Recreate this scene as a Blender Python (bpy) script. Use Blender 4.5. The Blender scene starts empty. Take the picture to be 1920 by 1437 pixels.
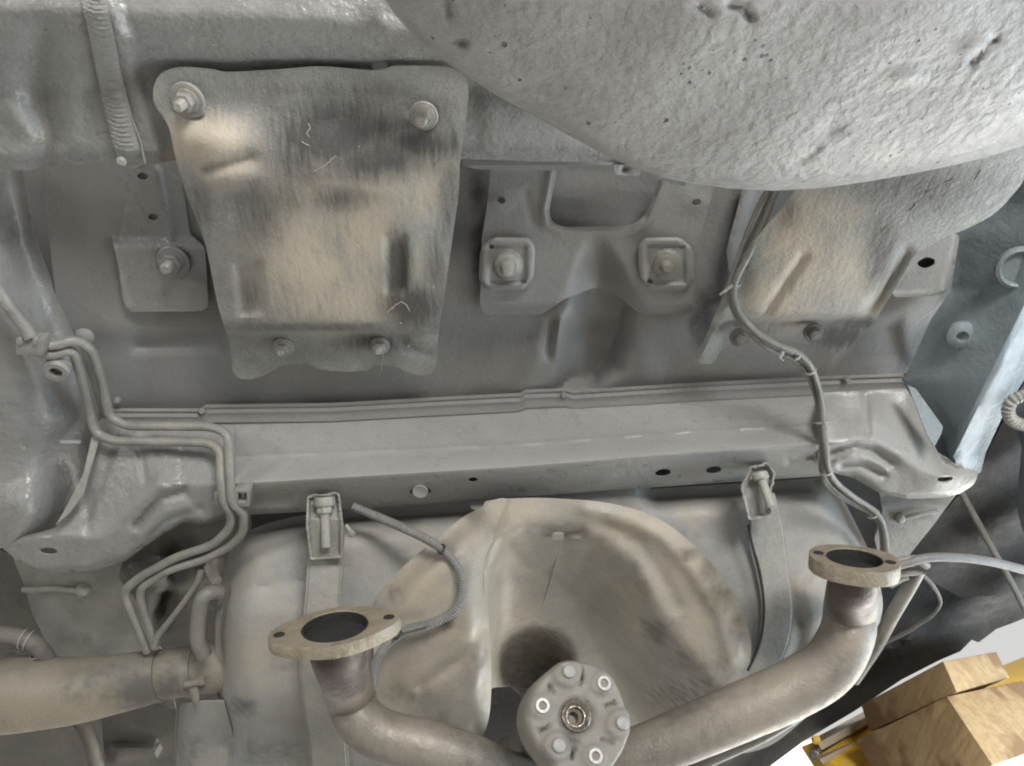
import bpy, bmesh, math, random
import numpy as np
from mathutils import Vector, geometry

random.seed(7)
RNG = np.random.RandomState(7)
scene = bpy.context.scene
COL = scene.collection

# ---------------------------------------------------------------- camera
ELEV = math.radians(58.0)          # the camera looks up and forward under the lifted car
CAM = np.array([0.0, 0.0, 1.2])
FOC = 1500.0                       # focal length in pixels of the 1920 x 1437 photograph
cam_data = bpy.data.cameras.new("camera")
cam_data.sensor_width = 36.0
cam_data.lens = 36.0 * FOC / 1920.0
cam_data.clip_start = 0.02
cam_data.clip_end = 200.0
cam = bpy.data.objects.new("camera", cam_data)
cam.location = CAM
cam.rotation_euler = (math.radians(90.0) + ELEV, 0.0, 0.0)
COL.objects.link(cam)
scene.camera = cam

# ---------------------------------------------------------------- world, lamps, exposure
world = bpy.data.worlds.new("World")
scene.world = world
world.use_nodes = True
bg = world.node_tree.nodes["Background"]
bg.inputs[0].default_value = (0.99, 0.99, 0.975, 1.0)
bg.inputs[1].default_value = 0.72

def area_lamp(name, loc, target, size, power, colour, size_y=None):
    ld = bpy.data.lights.new(name, 'AREA')
    ld.energy = power
    ld.color = colour
    ld.shape = 'RECTANGLE'
    ld.size = size
    ld.size_y = size_y or size
    o = bpy.data.objects.new(name, ld)
    o.location = loc
    d = Vector(target) - Vector(loc)
    o.rotation_euler = d.to_track_quat('-Z', 'Y').to_euler()
    COL.objects.link(o)
    return o

area_lamp("work_lamp", (0.9, -2.3, 0.95), (0.1, 0.9, 2.2), 1.2, 140.0, (1.0, 0.985, 0.96), 0.7)
area_lamp("blue_fill_lamp", (2.05, 1.0, 1.6), (1.0, 0.85, 2.2), 0.9, 30.0, (0.64, 0.83, 1.0), 0.7)  # added lamp that tints the right rail in place of lens flare
area_lamp("side_lamp", (-2.4, -1.2, 1.1), (-0.4, 0.9, 2.1), 0.6, 20.0, (1.0, 0.99, 0.97), 0.6)

scene.view_settings.view_transform = 'Standard'
scene.view_settings.look = 'None'
scene.view_settings.exposure = -0.08
scene.view_settings.gamma = 1.0
scene.cycles.filter_width = 2.0
scene.cycles.max_bounces = 8
scene.cycles.diffuse_bounces = 4

# ---------------------------------------------------------------- places: pixel + height above the lens -> point
SE, CE = math.sin(ELEV), math.cos(ELEV)

def ray(px, py):
    px = np.asarray(px, float); py = np.asarray(py, float)
    u = (px - 960.0) / FOC
    v = (718.5 - py) / FOC
    return np.stack([u, CE - v * SE, SE + v * CE], -1)

def P(px, py, h):
    """point at height h above the lens, seen in direction (px, py)"""
    r = ray(px, py)
    return CAM + r * (np.asarray(h, float) / r[..., 2])[..., None]

def D(px, py, d):
    """point at distance d along the optical axis"""
    return CAM + ray(px, py) * np.asarray(d, float)[..., None]

def depth_of(px, py, h):
    return h / ray(px, py)[2]

def rad(px, py, h, rpx):
    return rpx * depth_of(px, py, h) / FOC

# ---------------------------------------------------------------- small maths
def ss(a, b, t):
    t = np.clip((np.asarray(t, float) - a) / (b - a), 0, 1)
    return t * t * (3 - 2 * t)

def xy(l):
    return np.array([(float(p[0]), float(p[1])) for p in l])

def seg_dist(x, y, line, closed=False):
    pts = xy(line)
    if closed:
        pts = np.vstack([pts, pts[:1]])
    best = np.full(np.shape(x), 1e9)
    for (ax, ay), (bx, by) in zip(pts[:-1], pts[1:]):
        dx, dy = bx - ax, by - ay
        L = dx * dx + dy * dy + 1e-9
        t = np.clip(((x - ax) * dx + (y - ay) * dy) / L, 0, 1)
        best = np.minimum(best, np.hypot(x - ax - t * dx, y - ay - t * dy))
    return best

def inside(x, y, poly):
    pts = xy(poly)
    r = np.zeros(np.shape(x), bool)
    n = len(pts)
    for i in range(n):
        ax, ay = pts[i]; bx, by = pts[(i + 1) % n]
        if ay == by:
            continue
        c = ((ay > y) != (by > y)) & (x < (bx - ax) * (y - ay) / (by - ay) + ax)
        r ^= c
    return r

def sdf(x, y, poly):
    d = seg_dist(x, y, poly, True)
    return np.where(inside(x, y, poly), -d, d)

def boss(x, y, poly, amt, w=8):
    """raised (amt<0: towards the lens) or sunk pad with soft sides"""
    return amt * (1 - ss(-w, w * 0.3, sdf(x, y, poly)))

def rib(x, y, line, amt, w):
    return amt * np.exp(-(seg_dist(x, y, line) / w) ** 2)

def blob(x, y, cx, cy, rx, ry, a=1.0, rot=0.0):
    c, s = math.cos(rot), math.sin(rot)
    X = (x - cx) * c + (y - cy) * s
    Y = -(x - cx) * s + (y - cy) * c
    return a * np.exp(-((X / rx) ** 2 + (Y / ry) ** 2))

def blobs(lst):
    def f(x, y):
        v = np.zeros(np.shape(x))
        for b in lst:
            v = np.maximum(v, blob(x, y, *b)) if b[4] > 0 else v + blob(x, y, *b)
        return np.clip(v, 0, 1)
    return f

def guide(G):
    """height read off guide lines, each [(x, y, h), ...], ordered from top to bottom"""
    G = [np.asarray(g, float) for g in G]
    def f(x, y):
        x = np.asarray(x, float); y = np.asarray(y, float)
        ys = [np.interp(x, g[:, 0], g[:, 1]) for g in G]
        hs = [np.interp(x, g[:, 0], g[:, 2]) for g in G]
        h = hs[0].copy()
        for i in range(len(G) - 1):
            t = np.clip((y - ys[i]) / np.maximum(ys[i + 1] - ys[i], 1e-6), 0, 1)
            h = h + (hs[i + 1] - hs[i]) * t
        return h
    return f

def soft(f, w):
    k = [(-1, 0), (-.5, 0), (0, 0), (.5, 0), (1, 0), (0, -1), (0, -.5), (0, .5), (0, 1)]
    def g(x, y):
        return sum(f(x + a * w, y + b * w) for a, b in k) / len(k)
    return g

def rounded(poly, step=8.0):
    """[(x, y[, r])] -> dense closed outline with rounded corners"""
    n = len(poly)
    out = []
    for i in range(n):
        p0 = np.array(poly[i - 1][:2], float); p = np.array(poly[i][:2], float); p1 = np.array(poly[(i + 1) % n][:2], float)
        r = poly[i][2] if len(poly[i]) > 2 else 0
        a, b = p0 - p, p1 - p
        la, lb = np.linalg.norm(a), np.linalg.norm(b)
        r = min(r, la * 0.49, lb * 0.49)
        if r < 1:
            out.append(p); continue
        A, B = p + a / la * r, p + b / lb * r
        m = max(3, int(r / 4))
        for k in range(m + 1):
            t = k / m
            out.append((1 - t) ** 2 * A + 2 * t * (1 - t) * p + t * t * B)
    res = []
    for i in range(len(out)):
        a, b = out[i], out[(i + 1) % len(out)]
        L = np.linalg.norm(b - a)
        if L < 0.3:
            continue
        m = max(1, int(round(L / step)))
        for k in range(m):
            res.append(a + (b - a) * k / m)
    return np.array(res)

def spline(pts, step=8.0, closed=False):
    """Catmull-Rom through the points"""
    pts = [np.array(p, float) for p in pts]
    n = len(pts)
    out = []
    rng = range(n) if closed else range(n - 1)
    for i in rng:
        if closed:
            p0, p1, p2, p3 = pts[i - 1], pts[i], pts[(i + 1) % n], pts[(i + 2) % n]
        else:
            p1, p2 = pts[i], pts[i + 1]
            p0 = pts[i - 1] if i > 0 else p1 * 2 - p2
            p3 = pts[i + 2] if i + 2 < n else p2 * 2 - p1
        m = max(1, int(np.linalg.norm(p2 - p1) / step))
        for k in range(m):
            t = k / m
            out.append(0.5 * (2 * p1 + (p2 - p0) * t + (2 * p0 - 5 * p1 + 4 * p2 - p3) * t * t + (3 * p1 - p0 - 3 * p2 + p3) * t ** 3))
    if not closed:
        out.append(pts[-1])
    return np.array(out)

def fillet(pts, r):
    """3-D path with its bends rounded"""
    pts = [np.asarray(p, float) for p in pts]
    out = [pts[0]]
    for i in range(1, len(pts) - 1):
        p = pts[i]; a = pts[i - 1] - p; b = pts[i + 1] - p
        la, lb = np.linalg.norm(a), np.linalg.norm(b)
        q = min(r, la * 0.48, lb * 0.48)
        A, B = p + a / la * q, p + b / lb * q
        for k in range(9):
            t = k / 8
            out.append((1 - t) ** 2 * A + 2 * t * (1 - t) * p + t * t * B)
    out.append(pts[-1])
    return np.array(out)

def unit(v):
    v = np.asarray(v, float)
    return v / (np.linalg.norm(v) + 1e-12)

# ---------------------------------------------------------------- objects
WORLD_LOC = {}

def tag(o, label=None, cat=None, group=None, kind=None):
    if label: o["label"] = label
    if cat: o["category"] = cat
    if group: o["group"] = group
    if kind: o["kind"] = kind
    return o

def empty(name, loc, label=None, cat=None, group=None, kind=None):
    o = bpy.data.objects.new(name, None)
    o.empty_display_size = 0.05
    o.location = Vector([float(v) for v in loc])
    COL.objects.link(o)
    WORLD_LOC[o.name] = np.array(loc, float)
    return tag(o, label, cat, group, kind)

def link_mesh(name, verts, faces, mat, parent=None, sharp=40.0, attrs=None, smooth=True):
    verts = np.asarray(verts, float)
    c = (verts.min(0) + verts.max(0)) / 2
    me = bpy.data.meshes.new(name)
    me.from_pydata([tuple(v) for v in (verts - c)], [], [tuple(int(i) for i in f) for f in faces])
    me.validate()
    me.materials.append(mat)
    if smooth:
        me.polygons.foreach_set("use_smooth", [True] * len(me.polygons))
        me.set_sharp_from_angle(angle=math.radians(sharp))
    if attrs:
        for k, v in attrs.items():
            at = me.attributes.new(k, 'FLOAT', 'POINT')
            at.data.foreach_set("value", np.asarray(v, np.float32))
    me.update()
    o = bpy.data.objects.new(name, me)
    COL.objects.link(o)
    WORLD_LOC[o.name] = c
    if parent is not None:
        o.parent = parent
        o.location = Vector((c - WORLD_LOC[parent.name]).tolist())
    else:
        o.location = Vector(c.tolist())
    return o

def copy_part(src, new_parent, loc):
    """copy of a part and its sub-parts (mesh data shared) with its origin at loc"""
    o = src.copy()
    COL.objects.link(o)
    WORLD_LOC[o.name] = np.array(loc, float)
    o.parent = new_parent
    base = WORLD_LOC[new_parent.name] if new_parent is not None else np.zeros(3)
    o.location = Vector((np.array(loc) - base).tolist())
    for ch in list(src.children):
        c = ch.copy(); COL.objects.link(c); c.parent = o
        WORLD_LOC[c.name] = np.array(loc) + WORLD_LOC[ch.name] - WORLD_LOC[src.name]
    return o

def sheet(name, outline, hf, mat, parent=None, holes=(), res=10.0, th=0.0016, attrs=None, creases=(), posf=None, back=None,
          raw=False, sharp=40.0, taper=0.0):
    """a pressed metal (or moulded) piece: outline and relief, with real thickness"""
    ol = np.asarray(outline, float) if raw else rounded(outline, res)
    hs = [np.asarray(h, float) if len(h) > 12 else rounded(h, 4.0) for h in holes]
    pts = [tuple(p[:2]) for p in ol]
    edges = [(i, (i + 1) % len(ol)) for i in range(len(ol))]
    for h in hs:
        b = len(pts)
        pts += [tuple(p) for p in h]
        edges += [(b + i, b + (i + 1) % len(h)) for i in range(len(h))]
    for cr in creases:
        cr = spline([c[:2] for c in cr], res) if len(cr) > 1 else cr
        keep = inside(cr[:, 0], cr[:, 1], ol) & (seg_dist(cr[:, 0], cr[:, 1], ol, True) > res * 0.5)
        prev = None
        for p, k in zip(cr, keep):
            if k:
                pts.append(tuple(p))
                if prev is not None: edges.append((prev, len(pts) - 1))
                prev = len(pts) - 1
            else:
                prev = None
    x0, y0 = ol.min(0); x1, y1 = ol.max(0)
    gx, gy = np.meshgrid(np.arange(x0 + res * .5, x1, res), np.arange(y0 + res * .5, y1, res))
    gx[1::2] += res * 0.5
    gx, gy = gx.ravel(), gy.ravel()
    ok = inside(gx, gy, ol)
    gx, gy = gx[ok], gy[ok]
    ok = seg_dist(gx, gy, ol, True) > res * 0.45
    for h in hs:
        ok &= ~inside(gx, gy, h) & (seg_dist(gx, gy, h, True) > min(res * 0.45, 4))
    for cr in creases:
        ok &= seg_dist(gx, gy, cr) > res * 0.4
    pts += list(zip(gx[ok], gy[ok]))
    V, E, F, ov, oe, of = geometry.delaunay_2d_cdt([Vector((float(a), float(b))) for a, b in pts], edges, [list(range(len(ol)))], 1, 1e-4)
    V = np.array([(v.x, v.y) for v in V])
    F = np.array([list(f) for f in F if len(f) == 3])
    cen = V[F].mean(1)
    keep = inside(cen[:, 0], cen[:, 1], ol)
    for h in hs:
        keep &= ~inside(cen[:, 0], cen[:, 1], h)
    F = F[keep]
    used = np.unique(F)
    remap = -np.ones(len(V), int); remap[used] = np.arange(len(used))
    V = V[used]; F = remap[F]
    h = hf(V[:, 0], V[:, 1])
    h = np.broadcast_to(h, V[:, 0].shape)
    A = P(V[:, 0], V[:, 1], h) if posf is None else posf(V[:, 0], V[:, 1], h)
    # faces look towards the lens
    n = np.cross(A[F[:, 1]] - A[F[:, 0]], A[F[:, 2]] - A[F[:, 0]])
    tocam = CAM - A[F].mean(1)
    flip = (n * tocam).sum(1) < 0
    F[flip] = F[flip][:, ::-1]
    n[flip] *= -1
    vn = np.zeros_like(A)
    for k in range(3):
        np.add.at(vn, F[:, k], n)
    vn /= np.linalg.norm(vn, axis=1)[:, None] + 1e-12
    B = A - (vn if back is None else np.asarray(back)) * th
    N = len(A)
    # rim
    cnt = {}
    for f in F:
        for a, b in ((f[0], f[1]), (f[1], f[2]), (f[2], f[0])):
            cnt[(a, b)] = cnt.get((a, b), 0) + 1
    rim = [(a, b) for (a, b) in cnt if (b, a) not in cnt]
    faces = [tuple(f) for f in F] + [tuple(int(q) + N for q in f[::-1]) for f in F] + [(b, a, a + N, b + N) for a, b in rim]
    at = None
    if attrs:
        at = {k: np.tile(np.broadcast_to(np.clip(f(V[:, 0], V[:, 1]), 0, 1), N), 2) for k, f in attrs.items()}
    return link_mesh(name, np.vstack([A, B]), faces, mat, parent, sharp, at)

def frame_of(axis):
    a = unit(axis)
    t = np.array([1.0, 0, 0]) if abs(a[0]) < 0.8 else np.array([0, 1.0, 0])
    u = unit(np.cross(t, a)); v = np.cross(a, u)
    return a, u, v

class MB:
    """collects shapes that become ONE mesh"""
    def __init__(self):
        self.v = []; self.f = []
    def add(self, verts, faces):
        b = len(self.v)
        self.v += [np.asarray(p, float) for p in verts]
        self.f += [tuple(b + i for i in f) for f in faces]
        return self
    def lathe(self, c, axis, prof, n=20, phase=0.0, closed=False):
        """prof = [(radius, distance along axis)]"""
        a, u, v = frame_of(axis)
        c = np.asarray(c, float)
        vs, fs = [], []
        for r, z in prof:
            for k in range(n):
                t = 2 * math.pi * k / n + phase
                vs.append(c + a * z + (u * math.cos(t) + v * math.sin(t)) * r)
        m = len(prof)
        for i in range(m - 1):
            for k in range(n):
                k2 = (k + 1) % n
                fs.append((i * n + k, i * n + k2, (i + 1) * n + k2, (i + 1) * n + k))
        if closed:
            for k in range(n):
                k2 = (k + 1) % n
                fs.append(((m - 1) * n + k, (m - 1) * n + k2, k2, k))
        else:
            if prof[0][0] > 1e-6: fs.append(tuple(range(n))[::-1])
            if prof[-1][0] > 1e-6: fs.append(tuple((m - 1) * n + k for k in range(n)))
        return self.add(vs, fs)
    def hexa(self, c, axis, r, z0, z1, phase=0.0):
        return self.lathe(c, axis, [(r * .93, z0), (r, z0 + (z1 - z0) * .12), (r, z1 - (z1 - z0) * .15), (r * .88, z1)], 6, phase)
    def tube(self, path, r, n=12, cap=True):
        path = np.asarray(path, float)
        m = len(path)
        r = np.broadcast_to(np.asarray(r, float), (m,))
        T = np.gradient(path, axis=0)
        T /= np.linalg.norm(T, axis=1)[:, None] + 1e-12
        _, u, v = frame_of(T[0])
        vs, fs = [], []
        for i in range(m):
            u = unit(u - T[i] * np.dot(u, T[i])); v = np.cross(T[i], u)
            for k in range(n):
                t = 2 * math.pi * k / n
                vs.append(path[i] + (u * math.cos(t) + v * math.sin(t)) * r[i])
        for i in range(m - 1):
            for k in range(n):
                k2 = (k + 1) % n
                fs.append((i * n + k, i * n + k2, (i + 1) * n + k2, (i + 1) * n + k))
        if cap:
            fs.append(tuple(range(n))[::-1]); fs.append(tuple((m - 1) * n + k for k in range(n)))
        return self.add(vs, fs)
    def hexbox(self, c8):
        """8 corners: 4 of one face in order, then the 4 behind them"""
        return self.add(c8, [(0, 1, 2, 3), (7, 6, 5, 4), (0, 4, 5, 1), (1, 5, 6, 2), (2, 6, 7, 3), (3, 7, 4, 0)])
    def box(self, c, ax, ay, az):
        c, ax, ay, az = [np.asarray(q, float) for q in (c, ax, ay, az)]
        q = [c - ax - ay - az, c + ax - ay - az, c + ax + ay - az, c - ax + ay - az]
        return self.hexbox(q + [p + 2 * az for p in q])
    def build(self, name, mat, parent=None, sharp=35.0, bevel=0.0, attrs=None):
        verts, faces = np.array(self.v), self.f
        if bevel:
            bm = bmesh.new()
            bv = [bm.verts.new(p) for p in verts]
            for f in faces:
                try: bm.faces.new([bv[i] for i in f])
                except ValueError: pass
            bmesh.ops.recalc_face_normals(bm, faces=bm.faces)
            es = [e for e in bm.edges if len(e.link_faces) == 2 and e.calc_face_angle(0) > 0.6]
            bmesh.ops.bevel(bm, geom=es, offset=bevel, segments=2, affect='EDGES', profile=0.6)
            bm.verts.index_update()
            verts = np.array([v.co[:] for v in bm.verts]); faces = [[v.index for v in f.verts] for f in bm.faces]
            bm.free()
        else:
            bm = bmesh.new()
            bv = [bm.verts.new(p) for p in verts]
            for f in faces:
                try: bm.faces.new([bv[i] for i in f])
                except ValueError: pass
            bmesh.ops.recalc_face_normals(bm, faces=bm.faces)
            bm.verts.index_update()
            faces = [[v.index for v in f.verts] for f in bm.faces]
            bm.free()
        return link_mesh(name, verts, faces, mat, parent, sharp, attrs(verts) if attrs else None)

# ---------------------------------------------------------------- materials
def srgb(r, g, b):
    def f(c):
        c /= 255.0
        return c / 12.92 if c <= 0.04045 else ((c + 0.055) / 1.055) ** 2.4
    return (f(r), f(g), f(b), 1.0)

def coat(name, base, rough=0.6, metal=0.0, bump=0.3, bscale=220.0, var=0.16, vscale=7.0, tan=(0.36, 0.30, 0.22, 1), soot_shade=(0.045, 0.042, 0.04, 1),
         dust=0.0, streak=None, pits=0.0, lumps=0.0, spec=0.5, speck=0.0, rust=0.0, glossvar=0.12, bdist=0.0022, grit=0.6):
    m = bpy.data.materials.new(name)
    m.use_nodes = True
    nt = m.node_tree
    N, L = nt.nodes, nt.links
    b = N["Principled BSDF"]
    tc = N.new("ShaderNodeTexCoord")
    def noise(scale, detail=4.0, rgh=0.55, vec=None, dist=0.0):
        n = N.new("ShaderNodeTexNoise")
        n.inputs["Scale"].default_value = scale
        n.inputs["Detail"].default_value = detail
        n.inputs["Roughness"].default_value = rgh
        n.inputs["Distortion"].default_value = dist
        L.new(vec or tc.outputs["Object"], n.inputs["Vector"])
        return n.outputs["Fac"]
    def math_(op, a, b_=None, clamp=False):
        n = N.new("ShaderNodeMath"); n.operation = op; n.use_clamp = clamp
        for i, q in enumerate((a, b_)):
            if q is None: continue
            if isinstance(q, (int, float)): n.inputs[i].default_value = q
            else: L.new(q, n.inputs[i])
        return n.outputs[0]
    def remap(v, a0, a1, b0, b1):
        n = N.new("ShaderNodeMapRange")
        n.inputs["From Min"].default_value = a0; n.inputs["From Max"].default_value = a1
        n.inputs["To Min"].default_value = b0; n.inputs["To Max"].default_value = b1
        L.new(v, n.inputs["Value"])
        return n.outputs[0]
    def mix(f, a, c):
        n = N.new("ShaderNodeMix"); n.data_type = 'RGBA'
        if isinstance(f, (int, float)): n.inputs[0].default_value = f
        else: L.new(f, n.inputs[0])
        for i, q in ((6, a), (7, c)):
            if isinstance(q, tuple): n.inputs[i].default_value = q
            else: L.new(q, n.inputs[i])
        return n.outputs[2]
    big, mid, fine = noise(vscale, 5, 0.6), noise(vscale * 7, 5, 0.6), noise(430.0, 3, 0.75)
    dark = tuple(c * (1 - var * 1.7) for c in base[:3]) + (1,)
    light = tuple(min(1, c * (1 + var * 1.7)) for c in base[:3]) + (1,)
    f = remap(math_('ADD', math_('MULTIPLY', big, 0.40), math_('ADD', math_('MULTIPLY', mid, 0.25), math_('MULTIPLY', fine, grit))), (0.65 + grit) / 2 - 0.16, (0.65 + grit) / 2 + 0.16, 0, 1)
    col = mix(f, dark, light)
    if dust:
        col = mix(math_('MULTIPLY', remap(noise(vscale * 1.6, 6, 0.65, dist=0.6), 0.42, 0.66, 0, 1), dust), col, tan)
    if rust:
        col = mix(math_('MULTIPLY', remap(noise(28, 6, 0.7), 0.58, 0.72, 0, 1), rust), col, (0.16, 0.075, 0.035, 1))
    if streak:
        mp = N.new("ShaderNodeMapping"); mp.inputs["Scale"].default_value = streak
        L.new(tc.outputs["Object"], mp.inputs["Vector"])
        sn = noise(1.0, 6, 0.65, mp.outputs[0])
    else:
        sn = noise(34.0, 6, 0.7)
    for key, colr in (("tan", tan), ("soot_shade", soot_shade)):  # dark mask carries sooty stains and, in places, painted shade
        at = N.new("ShaderNodeAttribute"); at.attribute_name = key
        a2 = math_('ADD', math_('MULTIPLY', at.outputs["Fac"], 1.35), math_('MULTIPLY', math_('SUBTRACT', sn if (key == "tan" or streak) else mid, 0.5), 1.7))
        a3 = math_('MULTIPLY', remap(a2, 0.0, 0.88, 0, 1), remap(at.outputs["Fac"], 0.0, 0.20, 0, 1), True)
        col = mix(math_('MULTIPLY', a3, 0.92), col, colr)
    if speck:
        col = mix(math_('MULTIPLY', remap(noise(420, 2, 0.5), 0.70, 0.76, 0, 1), speck), col, (0.5, 0.47, 0.42, 1))
        col = mix(math_('MULTIPLY', remap(noise(310, 3, 0.6), 0.70, 0.78, 0, 1), speck * 0.7), col, (0.05, 0.045, 0.04, 1))
    L.new(col, b.inputs["Base Color"])
    b.inputs["Metallic"].default_value = metal
    b.inputs["Specular IOR Level"].default_value = spec
    L.new(remap(mid, 0.3, 0.7, max(0.05, rough - glossvar), min(1, rough + glossvar)), b.inputs["Roughness"])
    h = math_('ADD', noise(bscale, 3, 0.5), math_('MULTIPLY', noise(bscale * 0.33, 3, 0.5), 1.3))
    if lumps:
        h = math_('ADD', h, math_('MULTIPLY', noise(42.0, 4, 0.6), lumps * 4))
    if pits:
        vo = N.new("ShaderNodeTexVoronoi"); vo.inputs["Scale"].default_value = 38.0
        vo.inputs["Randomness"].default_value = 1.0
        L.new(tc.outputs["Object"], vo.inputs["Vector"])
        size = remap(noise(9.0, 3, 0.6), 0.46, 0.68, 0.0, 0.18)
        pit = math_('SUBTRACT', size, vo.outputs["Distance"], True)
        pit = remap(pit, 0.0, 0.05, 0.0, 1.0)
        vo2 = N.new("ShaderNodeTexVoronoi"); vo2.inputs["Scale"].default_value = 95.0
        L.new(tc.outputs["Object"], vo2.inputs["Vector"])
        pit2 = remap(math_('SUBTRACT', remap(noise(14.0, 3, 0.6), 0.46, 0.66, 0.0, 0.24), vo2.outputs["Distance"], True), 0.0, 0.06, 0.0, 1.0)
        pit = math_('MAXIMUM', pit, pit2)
        vo3 = N.new("ShaderNodeTexVoronoi"); vo3.feature = 'SMOOTH_F1'; vo3.inputs["Scale"].default_value = 78.0
        vo3.inputs["Smoothness"].default_value = 0.6
        wn = N.new("ShaderNodeVectorMath"); wn.operation = 'ADD'
        nz = N.new("ShaderNodeTexNoise"); nz.inputs["Scale"].default_value = 60.0; nz.inputs["Detail"].default_value = 3
        L.new(tc.outputs["Object"], nz.inputs["Vector"])
        sc_ = N.new("ShaderNodeVectorMath"); sc_.operation = 'SCALE'; sc_.inputs["Scale"].default_value = 0.02
        L.new(nz.outputs["Color"], sc_.inputs[0]); L.new(tc.outputs["Object"], wn.inputs[0]); L.new(sc_.outputs[0], wn.inputs[1])
        L.new(wn.outputs[0], vo3.inputs["Vector"])
        h = math_('SUBTRACT', math_('MULTIPLY', h, 0.6), math_('MULTIPLY', vo3.outputs["Distance"], 0.55))
        pit_shade = mix(math_('MULTIPLY', pit, 0.55 * pits), col, (0.10, 0.10, 0.098, 1))  # pits coloured darker to stand for the shade in their depth
        L.new(pit_shade, b.inputs["Base Color"])
        h = math_('SUBTRACT', h, math_('MULTIPLY', pit, pits * 3))
    bp = N.new("ShaderNodeBump")
    bp.inputs["Strength"].default_value = bump
    bp.inputs["Distance"].default_value = bdist
    L.new(h, bp.inputs["Height"])
    L.new(bp.outputs[0], b.inputs["Normal"])
    return m

M = {}
M['pan'] = coat("underseal_floor", (0.186, 0.184, 0.176, 1), 0.55, bump=0.30, bscale=320, dust=0.10, vscale=4, var=0.09, tan=(0.24, 0.22, 0.18, 1))
M['rail'] = coat("underseal_glossy", (0.200, 0.199, 0.192, 1), 0.34, bump=0.6, bscale=150, lumps=0.04, vscale=5, var=0.10, dust=0.05, tan=(0.25, 0.23, 0.19, 1))
M['beam'] = coat("underseal_beam", (0.262, 0.259, 0.248, 1), 0.34, bump=0.28, bscale=380, vscale=5, var=0.07)
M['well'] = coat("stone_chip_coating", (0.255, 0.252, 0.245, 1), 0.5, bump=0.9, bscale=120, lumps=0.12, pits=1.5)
M['panel'] = coat("underseal_rear", (0.205, 0.206, 0.198, 1), 0.32, bump=0.8, bscale=150, lumps=0.12, vscale=5, var=0.11)
M['seal'] = coat("seam_sealer", (0.20, 0.20, 0.186, 1), 0.5, bump=0.2)
M['shield'] = coat("sooty_heat_shield", (0.205, 0.205, 0.192, 1), 0.58, bump=0.40, bscale=220, tan=(0.40, 0.35, 0.275, 1), soot_shade=(0.048, 0.045, 0.042, 1),
                   streak=(170, 22, 22), speck=0.35, vscale=9, var=0.2)
M['steel'] = coat("grey_coated_steel", (0.225, 0.222, 0.205, 1), 0.5, bump=0.35, bscale=240, dust=0.3, vscale=14, tan=(0.33, 0.29, 0.22, 1))
M['tank'] = coat("dusty_tank", (0.245, 0.245, 0.235, 1), 0.58, bump=0.26, bscale=260, dust=0.6, var=0.14, tan=(0.305, 0.275, 0.225, 1), soot_shade=(0.10, 0.108, 0.108, 1), vscale=6, speck=0.12)
M['tunnel'] = coat("dusty_tunnel_shield", (0.25, 0.237, 0.208, 1), 0.58, bump=0.28, bscale=200, dust=0.55, var=0.15, tan=(0.345, 0.30, 0.235, 1), soot_shade=(0.105, 0.09, 0.072, 1), vscale=7, speck=0.2)
M['exhaust'] = coat("dusty_exhaust_pipe", (0.165, 0.148, 0.127, 1), 0.5, metal=0.15, bump=0.3, bscale=230, dust=0.5, var=0.24, tan=(0.26, 0.228, 0.185, 1), soot_shade=(0.062, 0.042, 0.038, 1), vscale=10, rust=0.35, speck=0.25)
M['flange'] = coat("brassy_flange", (0.22, 0.185, 0.135, 1), 0.5, metal=0.2, bump=0.5, bscale=260, lumps=0.1, dust=0.6, var=0.22, tan=(0.32, 0.285, 0.225, 1), soot_shade=(0.05, 0.04, 0.03, 1), vscale=12, rust=0.35)
M['bore'] = coat("soot_shade_bore", (0.014, 0.014, 0.014, 1), 0.85, bump=0.6, bscale=300, speck=0.1)  # near black for pipe grime and for shade painted inside holes
M['filler'] = coat("dusty_filler_pipe", (0.135, 0.128, 0.112, 1), 0.5, bump=0.45, bscale=180, dust=0.5, var=0.25, tan=(0.21, 0.185, 0.14, 1), soot_shade=(0.08, 0.078, 0.07, 1), vscale=8, speck=0.35)
M['line'] = coat("grey_coated_tube", (0.185, 0.183, 0.170, 1), 0.42, bump=0.3, bscale=260, var=0.18, vscale=14, dust=0.2)
M['clip'] = coat("grey_plastic_clip", (0.20, 0.196, 0.182, 1), 0.5, bump=0.2)
M['cable'] = coat("grey_cable", (0.140, 0.135, 0.122, 1), 0.5, bump=0.5, bscale=240, dust=0.4, vscale=16, tan=(0.21, 0.195, 0.165, 1))
M['conduit'] = coat("corrugated_conduit", (0.15, 0.15, 0.148, 1), 0.55, bump=0.2, dust=0.5, vscale=14, tan=(0.25, 0.24, 0.21, 1))
M['rubber'] = coat("dusty_rubber", (0.165, 0.158, 0.140, 1), 0.8, bump=0.3, bscale=200, dust=0.4, var=0.16, tan=(0.21, 0.195, 0.165, 1), soot_shade=(0.04, 0.036, 0.03, 1), vscale=16)
M['bright'] = coat("bright_steel", (0.34, 0.33, 0.31, 1), 0.42, metal=0.3, bump=0.2, var=0.08, vscale=40)
M['bolt'] = coat("pale_bolt_head", (0.24, 0.238, 0.225, 1), 0.45, bump=0.15, var=0.08)
M["flake"] = coat("paint_flake", (0.30, 0.275, 0.235, 1), 0.6)
M['oily'] = coat("oily_steel", (0.20, 0.175, 0.145, 1), 0.25, metal=0.6, bump=0.3, var=0.2, vscale=30)
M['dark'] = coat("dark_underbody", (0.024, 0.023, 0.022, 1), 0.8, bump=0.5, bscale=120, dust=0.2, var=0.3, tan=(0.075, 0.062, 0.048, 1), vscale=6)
M['shade'] = coat("old_grey_underbody", (0.11, 0.105, 0.095, 1), 0.7, bump=0.5, bscale=140, dust=0.4, var=0.25, tan=(0.17, 0.145, 0.115, 1), vscale=9)
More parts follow.
